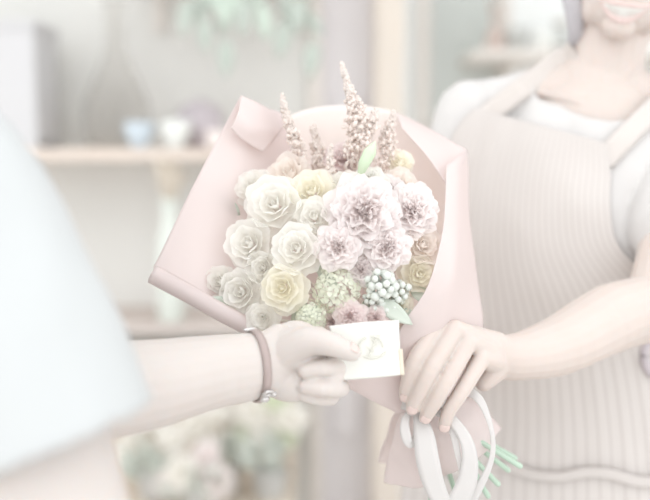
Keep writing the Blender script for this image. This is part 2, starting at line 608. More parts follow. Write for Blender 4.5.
for k in range(9):
    a = k * 0.7
    tube(b, [c + V((0.012 * math.cos(a), 0.012 * math.sin(a), 0.20)), c + V((0.006 * math.cos(a), 0.006 * math.sin(a), 0.30)), c + V((0.012 * math.cos(a), 0.012 * math.sin(a), 0.42))], [0.0015] * 3, seg=6, sub=2)
obj('stalks', b, M['dry'], t2)

# trailing plant on the top shelf
def leaf_bm(b, base, dirv, L_, W_, nrm, curl=0.15, fold=0.12):
    dirv = dirv.normalized()
    side = dirv.cross(nrm).normalized()
    n2 = side.cross(dirv).normalized()
    rows = []
    N = 8
    for i in range(N + 1):
        s = i / N
        w = W_ * math.sin(math.pi * min(1, s ** 0.8)) ** 0.8 * 0.5 + 0.0002
        cpt = base + dirv * (L_ * s) + n2 * (-curl * L_ * s * s)
        rows.append([b.verts.new(cpt + side * (w * k) + n2 * (fold * w * abs(k))) for k in (-1, -0.5, 0, 0.5, 1)])
    for i in range(N):
        for k in range(4):
            b.faces.new((rows[i][k], rows[i][k + 1], rows[i + 1][k + 1], rows[i + 1][k]))

def leaf_obj(name, base, dirv, L_, W_, nrm, m, parent, curl=0.15):
    b_ = bmesh.new(); leaf_bm(b_, base, dirv, L_, W_, nrm, curl)
    o = obj(name, b_, m, parent)
    md = o.modifiers.new('thickness', 'SOLIDIFY'); md.thickness = 0.0008
    return o

c = at_shelf(250, 2.92, Z0)
t = empty('trailing_plant', c, 'green trailing plant hanging its leaves from the top shelf', 'plant')
b = bmesh.new(); lathe(b, c, [(0.07, 0), (0.075, 0.005), (0.1, 0.15), (0.105, 0.16), (0.095, 0.16), (0.09, 0.15), (0.004, 0.13)], 36); obj('pot', b, M['whitecer'], t)
vines = [  # px, lowest py
    (189, 30), (204, 46), (226, 70), (219, 22), (246, 30), (262, 34), (286, 52), (315, 72), (300, 28), (234, 8)]
for vi, (vx, vy) in enumerate(vines):
    top = c + V((R.uniform(-0.05, 0.05), -0.05, 0.15))
    edge = P(vx * 0.7 + 0.3 * 250, -52, 2.72); end = P(vx, vy - 18, 2.66)
    edge.z = Z0 + 0.03
    b = bmesh.new(); tube(b, [top, edge, edge.lerp(end, 0.5) + V((0.01, 0, 0)), end], [0.003, 0.003, 0.0025, 0.002], seg=8); obj('vine', b, M['leaf_far'], t)
    nl = 3
    for k in range(nl):
        s = (k + 0.9) / nl
        base = edge.lerp(end, min(1, s))
        if k == nl - 1:
            base = end + V((0, 0, 0.04)); d_ = V((R.uniform(-.25, .25), -0.15, -1)); L_ = 0.115
        else:
            d_ = V((R.choice((-1, 1)) * R.uniform(.3, .8), -0.3, -1)); L_ = R.uniform(.07, .11)
        leaf_obj('leaf', base, d_, L_, L_ * 0.45, V((R.uniform(-.4, .4), -1, 0.2)), M['leaf_pale'] if vi in (3, 5, 9) else M['leaf_far'], t)

# ------------------------------------------------------------------ flower shapes
def petal_ring(b, c, X, Y_, Z, n, L_, w, open0, open1, r0, z0, ruffle=0.0, ph=0.0, nu=6, nv=6, rf=5):
    for k in range(n):
        th0 = ph + 2 * math.pi * k / n + R.uniform(-.12, .12)
        o0 = open0 + R.uniform(-.08, .08); o1 = open1 + R.uniform(-.12, .12)
        LL = L_ * R.uniform(.9, 1.08)
        pr = R.uniform(0, 6)
        rows = []
        for j in range(nv + 1):
            v = j / nv
            row = []
            for i in range(nu + 1):
                u = -1 + 2 * i / nu
                vv = v * (1 - 0.16 * u * u * v)
                # integrate the opening angle along the petal
                rad = r0; zz = z0
                ns = 5
                for q in range(ns):
                    s = (q + 0.5) / ns * vv
                    a = o0 + (o1 - o0) * s
                    rad += LL * vv / ns * math.sin(a); zz += LL * vv / ns * math.cos(a)
                wv = w * (0.35 + 0.65 * math.sin(math.pi / 2 * min(1, v * 1.5)))
                th = th0 + u * wv
                if ruffle:
                    rad += ruffle * LL * v * v * math.sin(u * rf + pr); zz += ruffle * LL * v * v * math.cos(u * rf * 1.3 + pr * 2)
                row.append(b.verts.new(c + X * (rad * math.cos(th)) + Y_ * (rad * math.sin(th)) + Z * zz))
            rows.append(row)
        for j in range(nv):
            for i in range(nu):
                b.faces.new((rows[j][i], rows[j][i + 1], rows[j + 1][i + 1], rows[j + 1][i]))

def axes_for(z):
    z = z.normalized()
    x = z.orthogonal().normalized()
    return x, z.cross(x), z

def rose_bm(c, axis, rad, openness=1.0):
    rad *= 1.12
    b = bmesh.new(); X, Y_, Z = axes_for(axis)
    s = rad
    tube(b, [c - Z * s * .1, c + Z * s * .3], [s * .10, s * .05], seg=8)
    petal_ring(b, c, X, Y_, Z, 3, s * .60, 1.5, 0.10, -0.25, s * .035, s * .02)
    petal_ring(b, c, X, Y_, Z, 3, s * .62, 1.35, 0.28, -0.35, s * .05, 0, 0.03, 1.1)
    petal_ring(b, c, X, Y_, Z, 4, s * .68, 1.05, 0.45, -0.15, s * .09, -s * .02, 0.04, .5)
    petal_ring(b, c, X, Y_, Z, 5, s * .78, .88, 0.72, 0.05, s * .13, -s * .06, 0.05, .2)
    petal_ring(b, c, X, Y_, Z, 6, s * .9, .82, 0.95 * openness, 0.15, s * .16, -s * .12, 0.05, .9)
    petal_ring(b, c, X, Y_, Z, 7, s * .98, .74, 1.2 * openness, 0.55, s * .18, -s * .2, 0.06, .3)
    petal_ring(b, c, X, Y_, Z, 7, s * .92, .70, 1.45 * openness, 1.2, s * .18, -s * .28, 0.06, .7)
    return b

def ruffle_bm(c, axis, rad, layers=6):
    b = bmesh.new(); X, Y_, Z = axes_for(axis)
    for q in range(layers):
        f = q / (layers - 1)
        petal_ring(b, c, X, Y_, Z, 4 + q, rad * (0.66 + .36 * f), 0.95, 0.15 + 1.1 * f, 0.0 + 1.25 * f, rad * .05, -rad * .22 * f + rad * .1, 0.10, q * .7, nu=10, nv=5, rf=7)
    return b

def cluster_bm(c, axis, rad, n=46):
    """a rounded head of many small four-petalled florets"""
    b = bmesh.new(); X, Y_, Z = axes_for(axis)
    for k in range(n):
        z = 1 - 1.25 * (k + .5) / n
        a = k * 2.39996
        r_ = math.sqrt(max(0, 1 - z * z))
        d = (X * (r_ * math.cos(a)) + Y_ * (r_ * math.sin(a)) + Z * z).normalized()
        p_ = c + d * rad * R.uniform(.78, 1.0)
        x2, y2, z2 = axes_for(d + V((R.uniform(-.3, .3), R.uniform(-.3, .3), R.uniform(-.3, .3))))
        petal_ring(b, p_, x2, y2, z2, 4, rad * .30, .6, .9, 1.5, rad * .01, 0, .08, R.uniform(0, 3), nu=3, nv=3)
    return b

def berries_bm(c, axis, rad, n=22, br=0.25):
    b = bmesh.new(); X, Y_, Z = axes_for(axis)
    for k in range(n):
        z = 1 - 1.3 * (k + .5) / n
        a = k * 2.39996
        r_ = math.sqrt(max(0, 1 - z * z))
        d = X * (r_ * math.cos(a)) + Y_ * (r_ * math.sin(a)) + Z * z
        q = rad * br * R.uniform(.8, 1.15)
        p_ = c + d * rad * R.uniform(.7, 1.0)
        ellipsoid(b, p_, (q, q, q), seg=12, rings=8)
        tube(b, [c, p_], [q * .2, q * .2], seg=5, sub=1)
    return b

def plume_bm(pts, wid, n=520, br=0.0022):
    """a feathery spike: a stalk with side sprays of tiny round buds, thinning to the tip"""
    b = bmesh.new()
    pts = [V(p) for p in pts]
    tube(b, pts, [0.0016] * len(pts), seg=6)
    for k in range(n):
        s = R.random() ** 0.85
        c_ = crom(pts, s)
        w = crom([V((x, 0, 0)) for x in wid], s).x
        a = R.uniform(0, 6.28); q = w * math.sqrt(R.random())
        clump = 0.75 + 0.5 * mnoise.noise(V((math.cos(a), math.sin(a), s * 9)) * 1.7)
        p_ = c_ + V((math.cos(a) * q * clump, math.sin(a) * q * clump, R.uniform(-.004, .004)))
        r_ = br * R.uniform(.6, 1.3)
        m4 = Matrix.Translation(p_) @ Matrix.Diagonal((r_, r_, r_ * 1.2, 1))
        bmesh.ops.create_icosphere(b, subdivisions=1, radius=1, matrix=m4)
    return b

# ------------------------------------------------------------------ flowers in buckets below the shelves
tp = P(215, 500, 2.75)
TZ = tp.z - 0.045
tx0, tx1 = P(60, 0, 2.75).x, P(293, 0, 2.75).x
t = empty('display_bench', ((tx0 + tx1) / 2, 2.78, 0), 'pale wooden display bench under the shelves holding the buckets', 'bench')
b = bmesh.new(); box(b, ((tx0 + tx1) / 2, 2.80, TZ - 0.02), (tx1 - tx0, 0.50, 0.04), 0.004); obj('bench_top', b, M['crate'], t, False)
for sx in (tx0 + .05, tx1 - .05):
    for sy in (2.60, 3.0):
        b = bmesh.new(); box(b, (sx, sy, (TZ - 0.04) / 2), (0.05, 0.05, TZ - 0.04), 0.004); obj('leg', b, M['crate'], t, False)
b = bmesh.new(); box(b, ((tx0 + tx1) / 2, 3.04, TZ + 0.22), (tx1 - tx0, 0.025, 0.44), 0.004); obj('back_panel', b, M['crate'], t, False)

bunches = [
    (150, 2.78, 0.20, 'rose_w', 'loose white bunch standing at the left of the bench', [(-.06, .22), (.02, .25), (-.02, .17), (.06, .19), (-.09, .15), (0, .1)]),
    (196, 2.70, 0.13, 'pinkw', 'blush pink bunch low in the middle of the bench', [(-.05, .13), (.02, .16), (.06, .1), (-.02, .07), (-.09, .08), (.03, .04)]),
    (222, 2.84, 0.24, 'rose_w', 'tall white bunch between the blush bunch and the lime one', [(-.08, .24), (-.01, .28), (.05, .24), (-.04, .18), (.03, .17), (.08, .19), (0, .12)]),
    (268, 2.80, 0.26, 'greenw', 'lime and white bunch at the right end of the bench', [(-.05, .28), (.02, .31), (.07, .26), (-.02, .22), (.05, .19), (-.07, .2)]),
]
for (bx_, bd, hz, mk, lab, heads) in bunches:
    c = P(bx_, 0, bd); c = V((c.x, c.y if False else bd * 1.0, TZ))
    tb = empty('bucket', c, 'zinc bucket holding the ' + lab.split(' standing')[0].split(' low')[0].split(' between')[0].split(' at the')[0], 'bucket', 'zinc buckets on the display bench')
    b = bmesh.new(); lathe(b, c, [(0.042, 0), (0.045, 0.004), (0.056, 0.09), (0.059, 0.094), (0.055, 0.094), (0.050, 0.085), (0.004, 0.012)], 28); obj('bucket_body', b, M['zinc'], tb)
    b = bmesh.new(); tube(b, [c + V((-.057, 0, .085)), c + V((-.045, -.045, .05)), c + V((0, -.068, .035)), c + V((.045, -.045, .05)), c + V((.057, 0, .085))], [0.002] * 5, seg=6); obj('handle', b, M['zinc'], tb)
    tf = empty('flower_bunch', c + V((0, 0, 0.02)), lab, 'flowers', 'flower bunches on the display bench')
    b = bmesh.new()
    for (hx, hz2) in heads:
        tube(b, [c + V((hx * .15, 0, 0.02)), c + V((hx * .4, -0.01, hz2 * .5)), c + V((hx, -0.02, hz2))], [0.002] * 3, seg=6)
    obj('stems', b, M['leaf_dark'], tf)
    for k, (hx, hz2) in enumerate(heads):
        hc = c + V((hx, R.uniform(-.06, 0.02), hz2 + 0.01))
        ax = V((hx * 4, -0.7, 0.6))
        mm = M[mk] if k % 3 else M['rose_w']
        if mk == 'greenw' and k == 2: mm = M['rose_w']
        b = ruffle_bm(hc, ax, R.uniform(.04, .052), 4) if k % 2 else rose_bm(hc, ax, R.uniform(.04, .05))
        obj('blossom', b, mm, tf)
        leaf_obj('leaf', c + V((hx * .5, -0.02, hz2 * .5)), V((hx * 3 + R.uniform(-.4, .4), -0.4, .5)), 0.11, 0.045, V((0, -1, .5)), M['leaf_dark'], tf)

# ------------------------------------------------------------------ pots on the shelf by the window
zr = P(520, 52, 3.4).z
xl, xr = P(470, 0, 3.4).x, P(700, 0, 3.4).x
t = empty('wall_shelf', ((xl + xr) / 2, RY - 0.2, zr - 0.03), 'white wall shelf beyond the woman holding a cup and pots', 'shelf')
b = bmesh.new(); box(b, ((xl + xr) / 2, RY - 0.2, zr - 0.015), (xr - xl, 0.4, 0.03), 0.004); obj('board', b, M['frame'], t, False)
for s in (.2, .8):
    b = bmesh.new(); box(b, (xl + (xr - xl) * s, RY - 0.15, zr - 0.045), (0.03, 0.3, 0.03), 0.003); obj('bracket', b, M['frame'], t, False)
def rightpt(px):
    return V((P(px, 0, 3.42).x, 3.46, zr))
c = rightpt(494)
t = empty('twig_vase', c, 'slim brown vase with a single twig above the woman\'s shoulder', 'vase')
b = bmesh.new(); lathe(b, c, [(.028, 0), (.034, .01), (.036, .05), (.018, .085), (.02, .1), (.016, .1), (.012, .08)], 24); obj('vase_body', b, M['twig'], t)
b = bmesh.new(); tube(b, [c + V((0, 0, .05)), c + V((-.006, 0, .13)), c + V((.0, 0, .175)), c + V((.035, 0, .12))], [.006, .007, .007, .003], seg=8)
tube(b, [c + V((-.006, 0, .12)), c + V((-.02, 0, .17)), c + V((-.018, 0, .2))], [.005, .004, .002], seg=8)
obj('twig', b, M['twig'], t)
c = rightpt(516)
t = empty('grey_pot', c, 'grey pot between the twig vase and the white cup', 'pot')
b = bmesh.new(); lathe(b, c, [(.03, 0), (.034, .004), (.05, .07), (.053, .085), (.047, .085), (.042, .07), (.004, .01)], 28); obj('pot_body', b, M['greycer'], t)
b = bmesh.new(); ellipsoid(b, c + V((0, 0, .07)), (.044, .044, .012)); obj('soil', b, M['shelf_dark'], t)
c = rightpt(538) + V((0, -.07, 0))
t = empty('cup', c, 'small white cup on the shelf just above the woman\'s shoulder', 'cup')
b = bmesh.new(); lathe(b, c, [(.026, 0), (.03, .004), (.038, .05), (.04, .062), (.036, .062), (.033, .05), (.004, .01)], 28); obj('cup_body', b, M['whitecer'], t)
b = bmesh.new(); tube(b, [c + V((.036, 0, .05)), c + V((.058, 0, .046)), c + V((.056, 0, .024)), c + V((.032, 0, .018))], [.004] * 4, seg=8); obj('handle', b, M['whitecer'], t)
c = rightpt(560)
t = empty('round_jar', c, 'round grey-green jar between the white cup and the woman\'s hair', 'jar')
b = bmesh.new(); lathe(b, c, [(.03, 0), (.045, .02), (.05, .05), (.042, .08), (.03, .09), (.03, .1)], 28); obj('jar_body', b, M['greycer'], t)
b = bmesh.new(); lathe(b, c + V((0, 0, .1)), [(.034, 0), (.034, .014), (.01, .018), (.01, .026)], 28); obj('lid', b, M['frame'], t)

# ------------------------------------------------------------------ people
def head(bm, c, f, u, scale=1.0, cheek=1.0):
    f = f.normalized(); u = (u - f * u.dot(f)).normalized(); r = f.cross(u)
    s = scale
    def E(a, b_, c_, rr):
        ellipsoid(bm, c + r * (a * s) + f * (b_ * s) + u * (c_ * s), tuple(x * s for x in rr), (r, f, u))
    E(0, -0.015, 0.035, (0.074, 0.092, 0.085))
    E(0, 0.02, -0.01, (0.066, 0.072, 0.085))
    E(0, 0.034, -0.055, (0.054, 0.056, 0.052))
    E(0, 0.066, -0.092, (0.024, 0.020, 0.020))
    for sx in (-1, 1):
        E(sx * 0.036, 0.055, -0.022, (0.024, 0.024, 0.024))
        E(sx * 0.040, 0.015, -0.07, (0.022, 0.045, 0.03))
        E(sx * 0.076, -0.01, -0.01, (0.010, 0.020, 0.031))
        E(sx * 0.03, 0.073, 0.028, (0.02, 0.012, 0.007))
    E(0, 0.085, -0.055, (0.03, 0.012, 0.022))
    tube(bm, [c + (f * .085 + u * .022) * s, c + (f * .10 - u * .008) * s, c + (f * .108 - u * .022) * s], [0.007 * s, 0.010 * s, 0.013 * s], seg=10)
    for sx in (-1, 1):
        E(sx * 0.012, 0.098, -0.026, (0.009, 0.011, 0.008))
    return r, f, u

def finger(bm, pts, radii):
    tube(bm, [P(*p) for p in pts], radii, seg=14, sub=4)

# ---- the florist (behind the bouquet, at the right)
fb = bmesh.new()
hipc, waist, chest, upch, neckb = P(575, 505, 1.47), P(585, 385, 1.45), P(590, 235, 1.43), P(592, 150, 1.43), P(597, 92, 1.43)
SIDE = V((0.96, -0.2, -0.2)).normalized()
torso_pts = [hipc, waist, chest, upch, neckb]
torso_r = [(0.178, 0.118), (0.140, 0.100), (0.160, 0.118), (0.158, 0.098), (0.075, 0.07)]
tube(fb, torso_pts, torso_r, SIDE, seg=28)
SR, SL = P(472, 118, 1.46), P(700, 135, 1.39)
tube(fb, [SR, P(530, 104, 1.45), neckb, P(650, 112, 1.41), SL], [0.049, 0.051, 0.056, 0.051, 0.049], seg=16)
headc_up = V((0.17, -0.05, 0.98))
ff = V((-0.22, -0.96, -0.14)).normalized()
chin = P(616, 40, 1.335)
uu = (headc_up - ff * headc_up.dot(ff)).normalized()
HC = chin + uu * 0.112 - ff * 0.078
tube(fb, [neckb - V((0, 0, 0.03)), neckb.lerp(HC, .45) + V((0, .012, 0)), HC + V((0, .02, -.02))], [0.066, 0.059, 0.058], seg=18)
# collar bones and throat tendons
tube(fb, [P(601, 112, 1.355), P(570, 100, 1.365), P(530, 92, 1.41)], [0.004, 0.005, 0.004], seg=8)
tube(fb, [P(606, 112, 1.355), P(640, 116, 1.345), P(680, 118, 1.36)], [0.004, 0.005, 0.004], seg=8)
tube(fb, [P(596, 105, 1.372), P(588, 60, 1.392), P(582, 25, 1.41)], [0.007, 0.010, 0.010], seg=8)
tube(fb, [P(610, 105, 1.366), P(628, 70, 1.378), P(650, 30, 1.40)], [0.007, 0.010, 0.010], seg=8)
hr, hf, hu = head(fb, HC, ff, headc_up)
# left arm to the handle of the bouquet
EL = P(658, 307, 1.20); WR = P(500, 357, 1.105)
tube(fb, [SL, SL.lerp(EL, .5), EL], [0.052, 0.046, 0.043], seg=16)
tube(fb, [EL, P(612, 318, 1.185), P(560, 345, 1.14), P(522, 356, 1.112), WR], [0.044, 0.0455, 0.038, 0.030, (0.027, 0.022)], V((0, 0, 1)), seg=18)
MC = {'i': (438, 327, 1.060), 'm': (455, 329, 1.056), 'r': (469, 341, 1.058), 'p': (482, 358, 1.064)}
for k, rr_ in (('i', 0.0115), ('m', 0.0115), ('r', 0.0112), ('p', 0.0105)):
    a = P(498, 350 + {'i': -6, 'm': 0, 'r': 6, 'p': 12}[k], 1.098)
    tube(fb, [a, a.lerp(P(*MC[k]), .5), P(*MC[k])], [0.015, 0.014, rr_], seg=12)
ellipsoid(fb, P(478, 350, 1.085), (0.030, 0.014, 0.022))
finger(fb, [MC['i'], (416, 359, 1.042), (408, 381, 1.045), (405, 396, 1.054)], [0.0115, 0.0105, 0.0093, 0.0078])
finger(fb, [MC['m'], (433, 366, 1.034), (420, 391, 1.038), (412, 409, 1.048)], [0.0115, 0.0104, 0.0094, 0.0078])
finger(fb, [MC['r'], (447, 381, 1.036), (434, 403, 1.040), (425, 418, 1.050)], [0.0112, 0.0102, 0.0092, 0.0076])
finger(fb, [MC['p'], (462, 391, 1.046), (449, 411, 1.048), (444, 427, 1.057)], [0.0106, 0.0096, 0.0086, 0.0071])
ellipsoid(fb, P(443, 369, 1.044), (.008, .007, .014))
finger(fb, [(492, 366, 1.10), (472, 372, 1.13), (448, 372, 1.155), (428, 376, 1.165)], [0.017, 0.0145, 0.0115, 0.009])
tube(fb, [P(500, 364, 1.10), P(484, 382, 1.095)], [0.018, 0.012], seg=10)
# right arm, behind the bouquet
ER = P(432, 330, 1.50); WRr = P(425, 395, 1.27)
tube(fb, [SR, SR.lerp(ER, .5), ER], [0.052, 0.046, 0.042], seg=16)
tube(fb, [ER, ER.lerp(WRr, .4), WRr], [0.043, 0.042, 0.026], seg=16)
tube(fb, [WRr, P(432, 392, 1.21)], [0.027, 0.024], seg=12)
for k in range(4):
    finger(fb, [(428 + k * 2, 378 + k * 11, 1.215), (410 + k * 2, 380 + k * 11, 1.20), (403 + k * 2, 384 + k * 11, 1.175)], [0.0105, 0.0095, 0.008])
finger(fb, [(440, 380, 1.235), (455, 380, 1.205), (458, 388, 1.18)], [0.013, 0.011, 0.009])
# legs
for sx in (-1, 1):
    hp = hipc + V((sx * 0.085, -0.02 * sx, -0.02))
    kn = V((hp.x + sx * .01, hp.y - .01, 0.48)); an = V((hp.x + sx * .015, hp.y + .03, 0.075))
    tube(fb, [hp, kn, an], [0.082, 0.054, 0.034], seg=16)
    tube(fb, [an, an + V((-.02, -.10, -.045)), an + V((-.03, -.16, -.05))], [0.032, 0.03, 0.022], seg=12)
body_f = union(fb, 0.0019, 4)
root_f = empty('person', (hipc.x, hipc.y, 0), 'smiling woman in cream top and striped taupe apron holding the pink bouquet', 'person')
body_o = link('body', body_f, M['skin_f'], root_f)
bv_f = bvh_of(body_f)

# mouth: teeth and lips laid on the face
def on_face(a, b_):
    o_ = HC + hr * a + hu * b_ + hf * 0.25
    h = bv_f.ray_cast(o_, -hf)
    return h[0] if h[0] else HC + hf * .1 + hr * a + hu * b_
MY = -0.068
def mouth_curve(x, off):
    return on_face(x, MY + 9.0 * x * x * .9 + off)
rows = []
NX = 20
W2 = 0.0345
trow, brow = [], []
for i in range(NX + 1):
    x = -W2 + 2 * W2 * i / NX
    k = 1 - (x / W2) ** 2
    trow.append(mouth_curve(x, 0.0045 * k) + hf * .0022)
    brow.append(mouth_curve(x, -0.0115 * k) + hf * .0018)
teeth = grid_mesh('teeth', [trow, [a.lerp(b_, .5) + hf * .0012 for a, b_ in zip(trow, brow)], brow], 40, 6, M['teeth'], body_o, 0.0008)
b = bmesh.new()
xs = [-1.08, -.8, -.45, -.15, 0, .15, .45, .8, 1.08]
tube(b, [mouth_curve(x * W2, .0065 * (1 - x * x) + (.001 if abs(x) in (.15,) else 0)) + hf * .001 for x in xs], [.0016, .003, .0038, .0042, .0036, .0042, .0038, .003, .0016], seg=10)
tube(b, [mouth_curve(x * W2, -.0150 * (1 - x * x)) + hf * .001 for x in xs], [.0016, .0032, .0045, .0052, .0054, .0052, .0045, .0032, .0016], seg=10)
obj('lips', b, M['lips'], body_o)
for sx in (-1, 1):
    b = bmesh.new(); p_ = on_face(sx * .032, .012); ellipsoid(b, p_ - hf * .008, (.012, .0115, .010), (hr, hf, hu)); e_ = obj('eye', b, M['eye'], body_o)
    b = bmesh.new(); tube(b, [on_face(sx * .018, .032), on_face(sx * .034, .036), on_face(sx * .05, .03)], [.002, .003, .0015], seg=8); obj('eyebrow', b, M['hair'], body_o)
# hair
b = bmesh.new()
ellipsoid(b, HC + hu * .045 - hf * .028, (.086, .098, .092), (hr, hf, hu))
ellipsoid(b, HC - hf * .07 - hu * .02, (.07, .05, .08), (hr, hf, hu))
for k, (dx, rr_) in enumerate(((0, .011), (5, .010))):
    tube(b, [HC - hr * -.0 + hu * .06 + P(0, 0, 1) * 0 + (hr * .078) , P(566 + dx, -25, 1.375), P(571 + dx, 8, 1.375), P(574 + dx * .7, 36, 1.395), P(566 + dx, 54, 1.43), P(556 + dx, 64, 1.455)], [.014, rr_, rr_, rr_ * .9, rr_ * .8, .006], seg=10)
tube(b, [HC + hu * .06 - hr * .078, HC - hr * .086 - hu * .02 - hf * .02, HC - hr * .09 - hu * .12 - hf * .05], [.014, .013, .006], seg=10)
me = union(b, 0.003, 3)
link('hair', me, M['hair'], body_o)
# finger nails
def nail(tip, prev, toward, m, parent, w=.0062, L_=.0095):
    t_ = P(*tip); q = P(*prev); d = (t_ - q).normalized()
    n_ = (toward - d * toward.dot(d)).normalized(); s_ = d.cross(n_)
    c_ = t_ - d * .0015
    h = bv_n.ray_cast(c_ + n_ * .03, -n_)
    surf = h[0] if h[0] else c_ + n_ * .008
    h2 = bv_n.ray_cast(c_ - d * .006 + n_ * .03, -n_)
    if h[0] and h2[0]:
        d = (h[0] - h2[0]).normalized(); n_ = (n_ - d * n_.dot(d)).normalized(); s_ = d.cross(n_)
        surf = surf - d * .001
    rows_ = []
    for i in range(5):
        v_ = i / 4
        ww = w * (0.8 + 0.2 * math.sin(math.pi * v_))
        rows_.append([surf + d * (L_ * (v_ - .45)) + s_ * (ww * (j / 3 - 1)) - n_ * (.0022 * (j / 3 - 1) ** 2 - .0006 + .0012 * (v_ - .4) ** 2) for j in range(7)])
    return grid_mesh('fingernail', rows_, 10, 8, m, parent, .0006)
bv_n = bv_f
TW = V((-.1, -1, -.15))
for tip, prev in (((405, 396, 1.054), (408, 381, 1.045)), ((412, 409, 1.048), (420, 391, 1.038)), ((425, 418, 1.050), (434, 403, 1.040)), ((444, 427, 1.057), (449, 411, 1.048))):
    nail(tip, prev, TW, M['nail_f'], body_o)

# cream T-shirt
gb_ = bmesh.new()
tube(gb_, [P(572, 560, 1.47)] + torso_pts[:], [(0.196, 0.136)] + [(a + .012, b_ + .012) for a, b_ in torso_r], SIDE, seg=28)
tube(gb_, [SR, P(530, 104, 1.45), neckb, P(650, 112, 1.41), SL], [0.058, 0.056, 0.062, 0.056, 0.058], seg=16)
hemL = SL.lerp(EL, .56); hemR = SR.lerp(ER, .75)
tube(gb_, [SL, SL.lerp(EL, .3), hemL], [0.064, 0.070, 0.072], seg=20)
tube(gb_, [SR, SR.lerp(ER, .4), hemR], [0.064, 0.072, 0.068], seg=20)
shirt0 = union(gb_, 0.005, 5)
nk = P(602, 82, 1.385)
nu_ = (HC - neckb).normalized()
dL = (EL - SL).normalized(); dR = (ER - SR).normalized()
def drop_f(c_):
    q = c_ - neckb
    ax = (V((0.04, -0.42, 0.9))).normalized()
    if q.dot(ax) > -0.012 and (q - ax * q.dot(ax)).length < 0.112:
        return True
    dd = c_ - nk
    if math.sqrt((dd.x / 0.088) ** 2 + (dd.z / 0.062) ** 2) < 1 and c_.y < neckb.y + .02:
        return True
    for hm, dd_ in ((hemL, dL), (hemR, dR)):
        q_ = c_ - hm; al = q_.dot(dd_)
        if al > -0.004 and (q_ - dd_ * al).length < .088 and al < .10 and abs(c_.x - chest.x) > 0.150:
            return True
    return False
def wr_f(c_):
    return 0.005 * mnoise.noise(c_ * 13) + 0.003 * mnoise.noise(V((c_.x * 30, c_.y * 30, c_.z * 12)))
shirt = cut_cloth(shirt0, drop_f, wr_f, 0.0025)
link('t_shirt', shirt, M['tee_f'], root_f)
bv_s = bvh_of(shirt)

# apron: bib and skirt hang on the front of the shirt
def drape(px, py, prevd=None):
    o_ = P(px, py, 0.9)
    d_ = (P(px, py, 2.0) - o_).normalized()
    h = bv_s.ray_cast(o_, d_)
    if h[0] is None:
        return None
    return (h[0] - CAM).dot(FWD)
lefts = [(474, 108), (452, 138), (440, 200), (432, 270), (425, 340), (415, 410), (404, 470), (396, 540), (390, 620), (384, 760), (380, 900)]
rights = [(608, 143), (611, 175), (610, 205), (618, 245), (650, 280), (690, 330), (712, 410), (722, 470), (728, 540), (734, 620), (738, 760), (742, 900)]
NU, NV = 40, 44
ctrl = []
tops = None
for j in range(NV + 1):
    v = j / NV
    a = crom([V((x, y, 0)) for x, y in lefts], v); b_ = crom([V((x, y, 0)) for x, y in rights], v)
    row = []
    for i in range(NU + 1):
        s = i / NU
        px = a.x + (b_.x - a.x) * s
        py = a.y + (b_.y - a.y) * s
        if j == 0:
            py -= 0
        d = drape(px, py)
        row.append([px, py, d])
    # fill gaps at the sides
    good = [q for q in row if q[2] is not None]
    for i in range(NU + 1):
        if row[i][2] is None:
            if good:
                near = min(good, key=lambda q: abs(q[0] - row[i][0]))
                row[i][2] = near[2] + 0.0006 * abs(near[0] - row[i][0]) * 1
            else:
                row[i][2] = ctrl[-1][i][2] + 0.004
    ctrl.append(row)
# cloth bridges hollows: relax depths, never going behind the shirt
base = [[q[2] - 0.007 for q in r] for r in ctrl]
dep = [r[:] for r in base]
for it in range(30):
    nd = [r[:] for r in dep]
    for j in range(NV + 1):
        for i in range(NU + 1):
            acc = []
            for dj, di in ((1, 0), (-1, 0), (0, 1), (0, -1)):
                if 0 <= j + dj <= NV and 0 <= i + di <= NU:
                    acc.append(dep[j + dj][i + di])
            nd[j][i] = min(base[j][i], sum(acc) / len(acc))
    dep = nd
rows = []
for j in range(NV + 1):
    rows.append([])
    for i in range(NU + 1):
        fold = 0.010 * min(1, max(0, (j - 12) / 20)) * mnoise.noise(V((i * .22, j * .02, 3)))
        rows[-1].append(P(ctrl[j][i][0], ctrl[j][i][1], dep[j][i] - abs(fold) - 0.002 + 0.0))
apron_o = grid_mesh('apron', rows, NU * 2, NV * 2, M['apron'], root_f, 0.0022, 0.003, 11)
def on_shirt(px, py, d, off=.006):
    p_ = P(px, py, d)
    h = bv_s.find_nearest(p_)
    return h[0] + h[1].normalized() * off if (h[1].dot(p_ - h[0]) > 0 or True) else p_
def strap(path, w):
    pts = [P(*q) for q in path]
    def nrm(t_, c_):
        h = bv_s.find_nearest(c_)
        n_ = (c_ - h[0])
        return n_.normalized() if n_.length > 1e-4 else h[1]
    pp = []
    for k in range(13):
        c_ = crom(pts, k / 12)
        d_ = (c_ - CAM).normalized()
        hits = [h for h in (bv_s.ray_cast(CAM, d_), bv_f.ray_cast(CAM, d_)) if h[0] is not None and (h[0] - c_).length < .09]
        if hits:
            pp.append(min(hits, key=lambda h: h[3])[0] - d_ * .007)
        else:
            near = min((bv_s.find_nearest(c_), bv_f.find_nearest(c_)), key=lambda h: h[3])
            pp.append(near[0] + (c_ - near[0]).normalized() * .007)
    return strip('apron_strap', pp, w, M['strap'], apron_o, normal=V((0.0, -1, 0.15)), n=44, thick=.003)
strap([(484, 118, 1.38), (512, 96, 1.38), (542, 74, 1.40), (567, 56, 1.425), (574, 51, 1.44)], 0.034)
strap([(604, 160, 1.31), (622, 141, 1.31), (641, 122, 1.32), (668, 96, 1.36), (690, 84, 1.45)], 0.034)
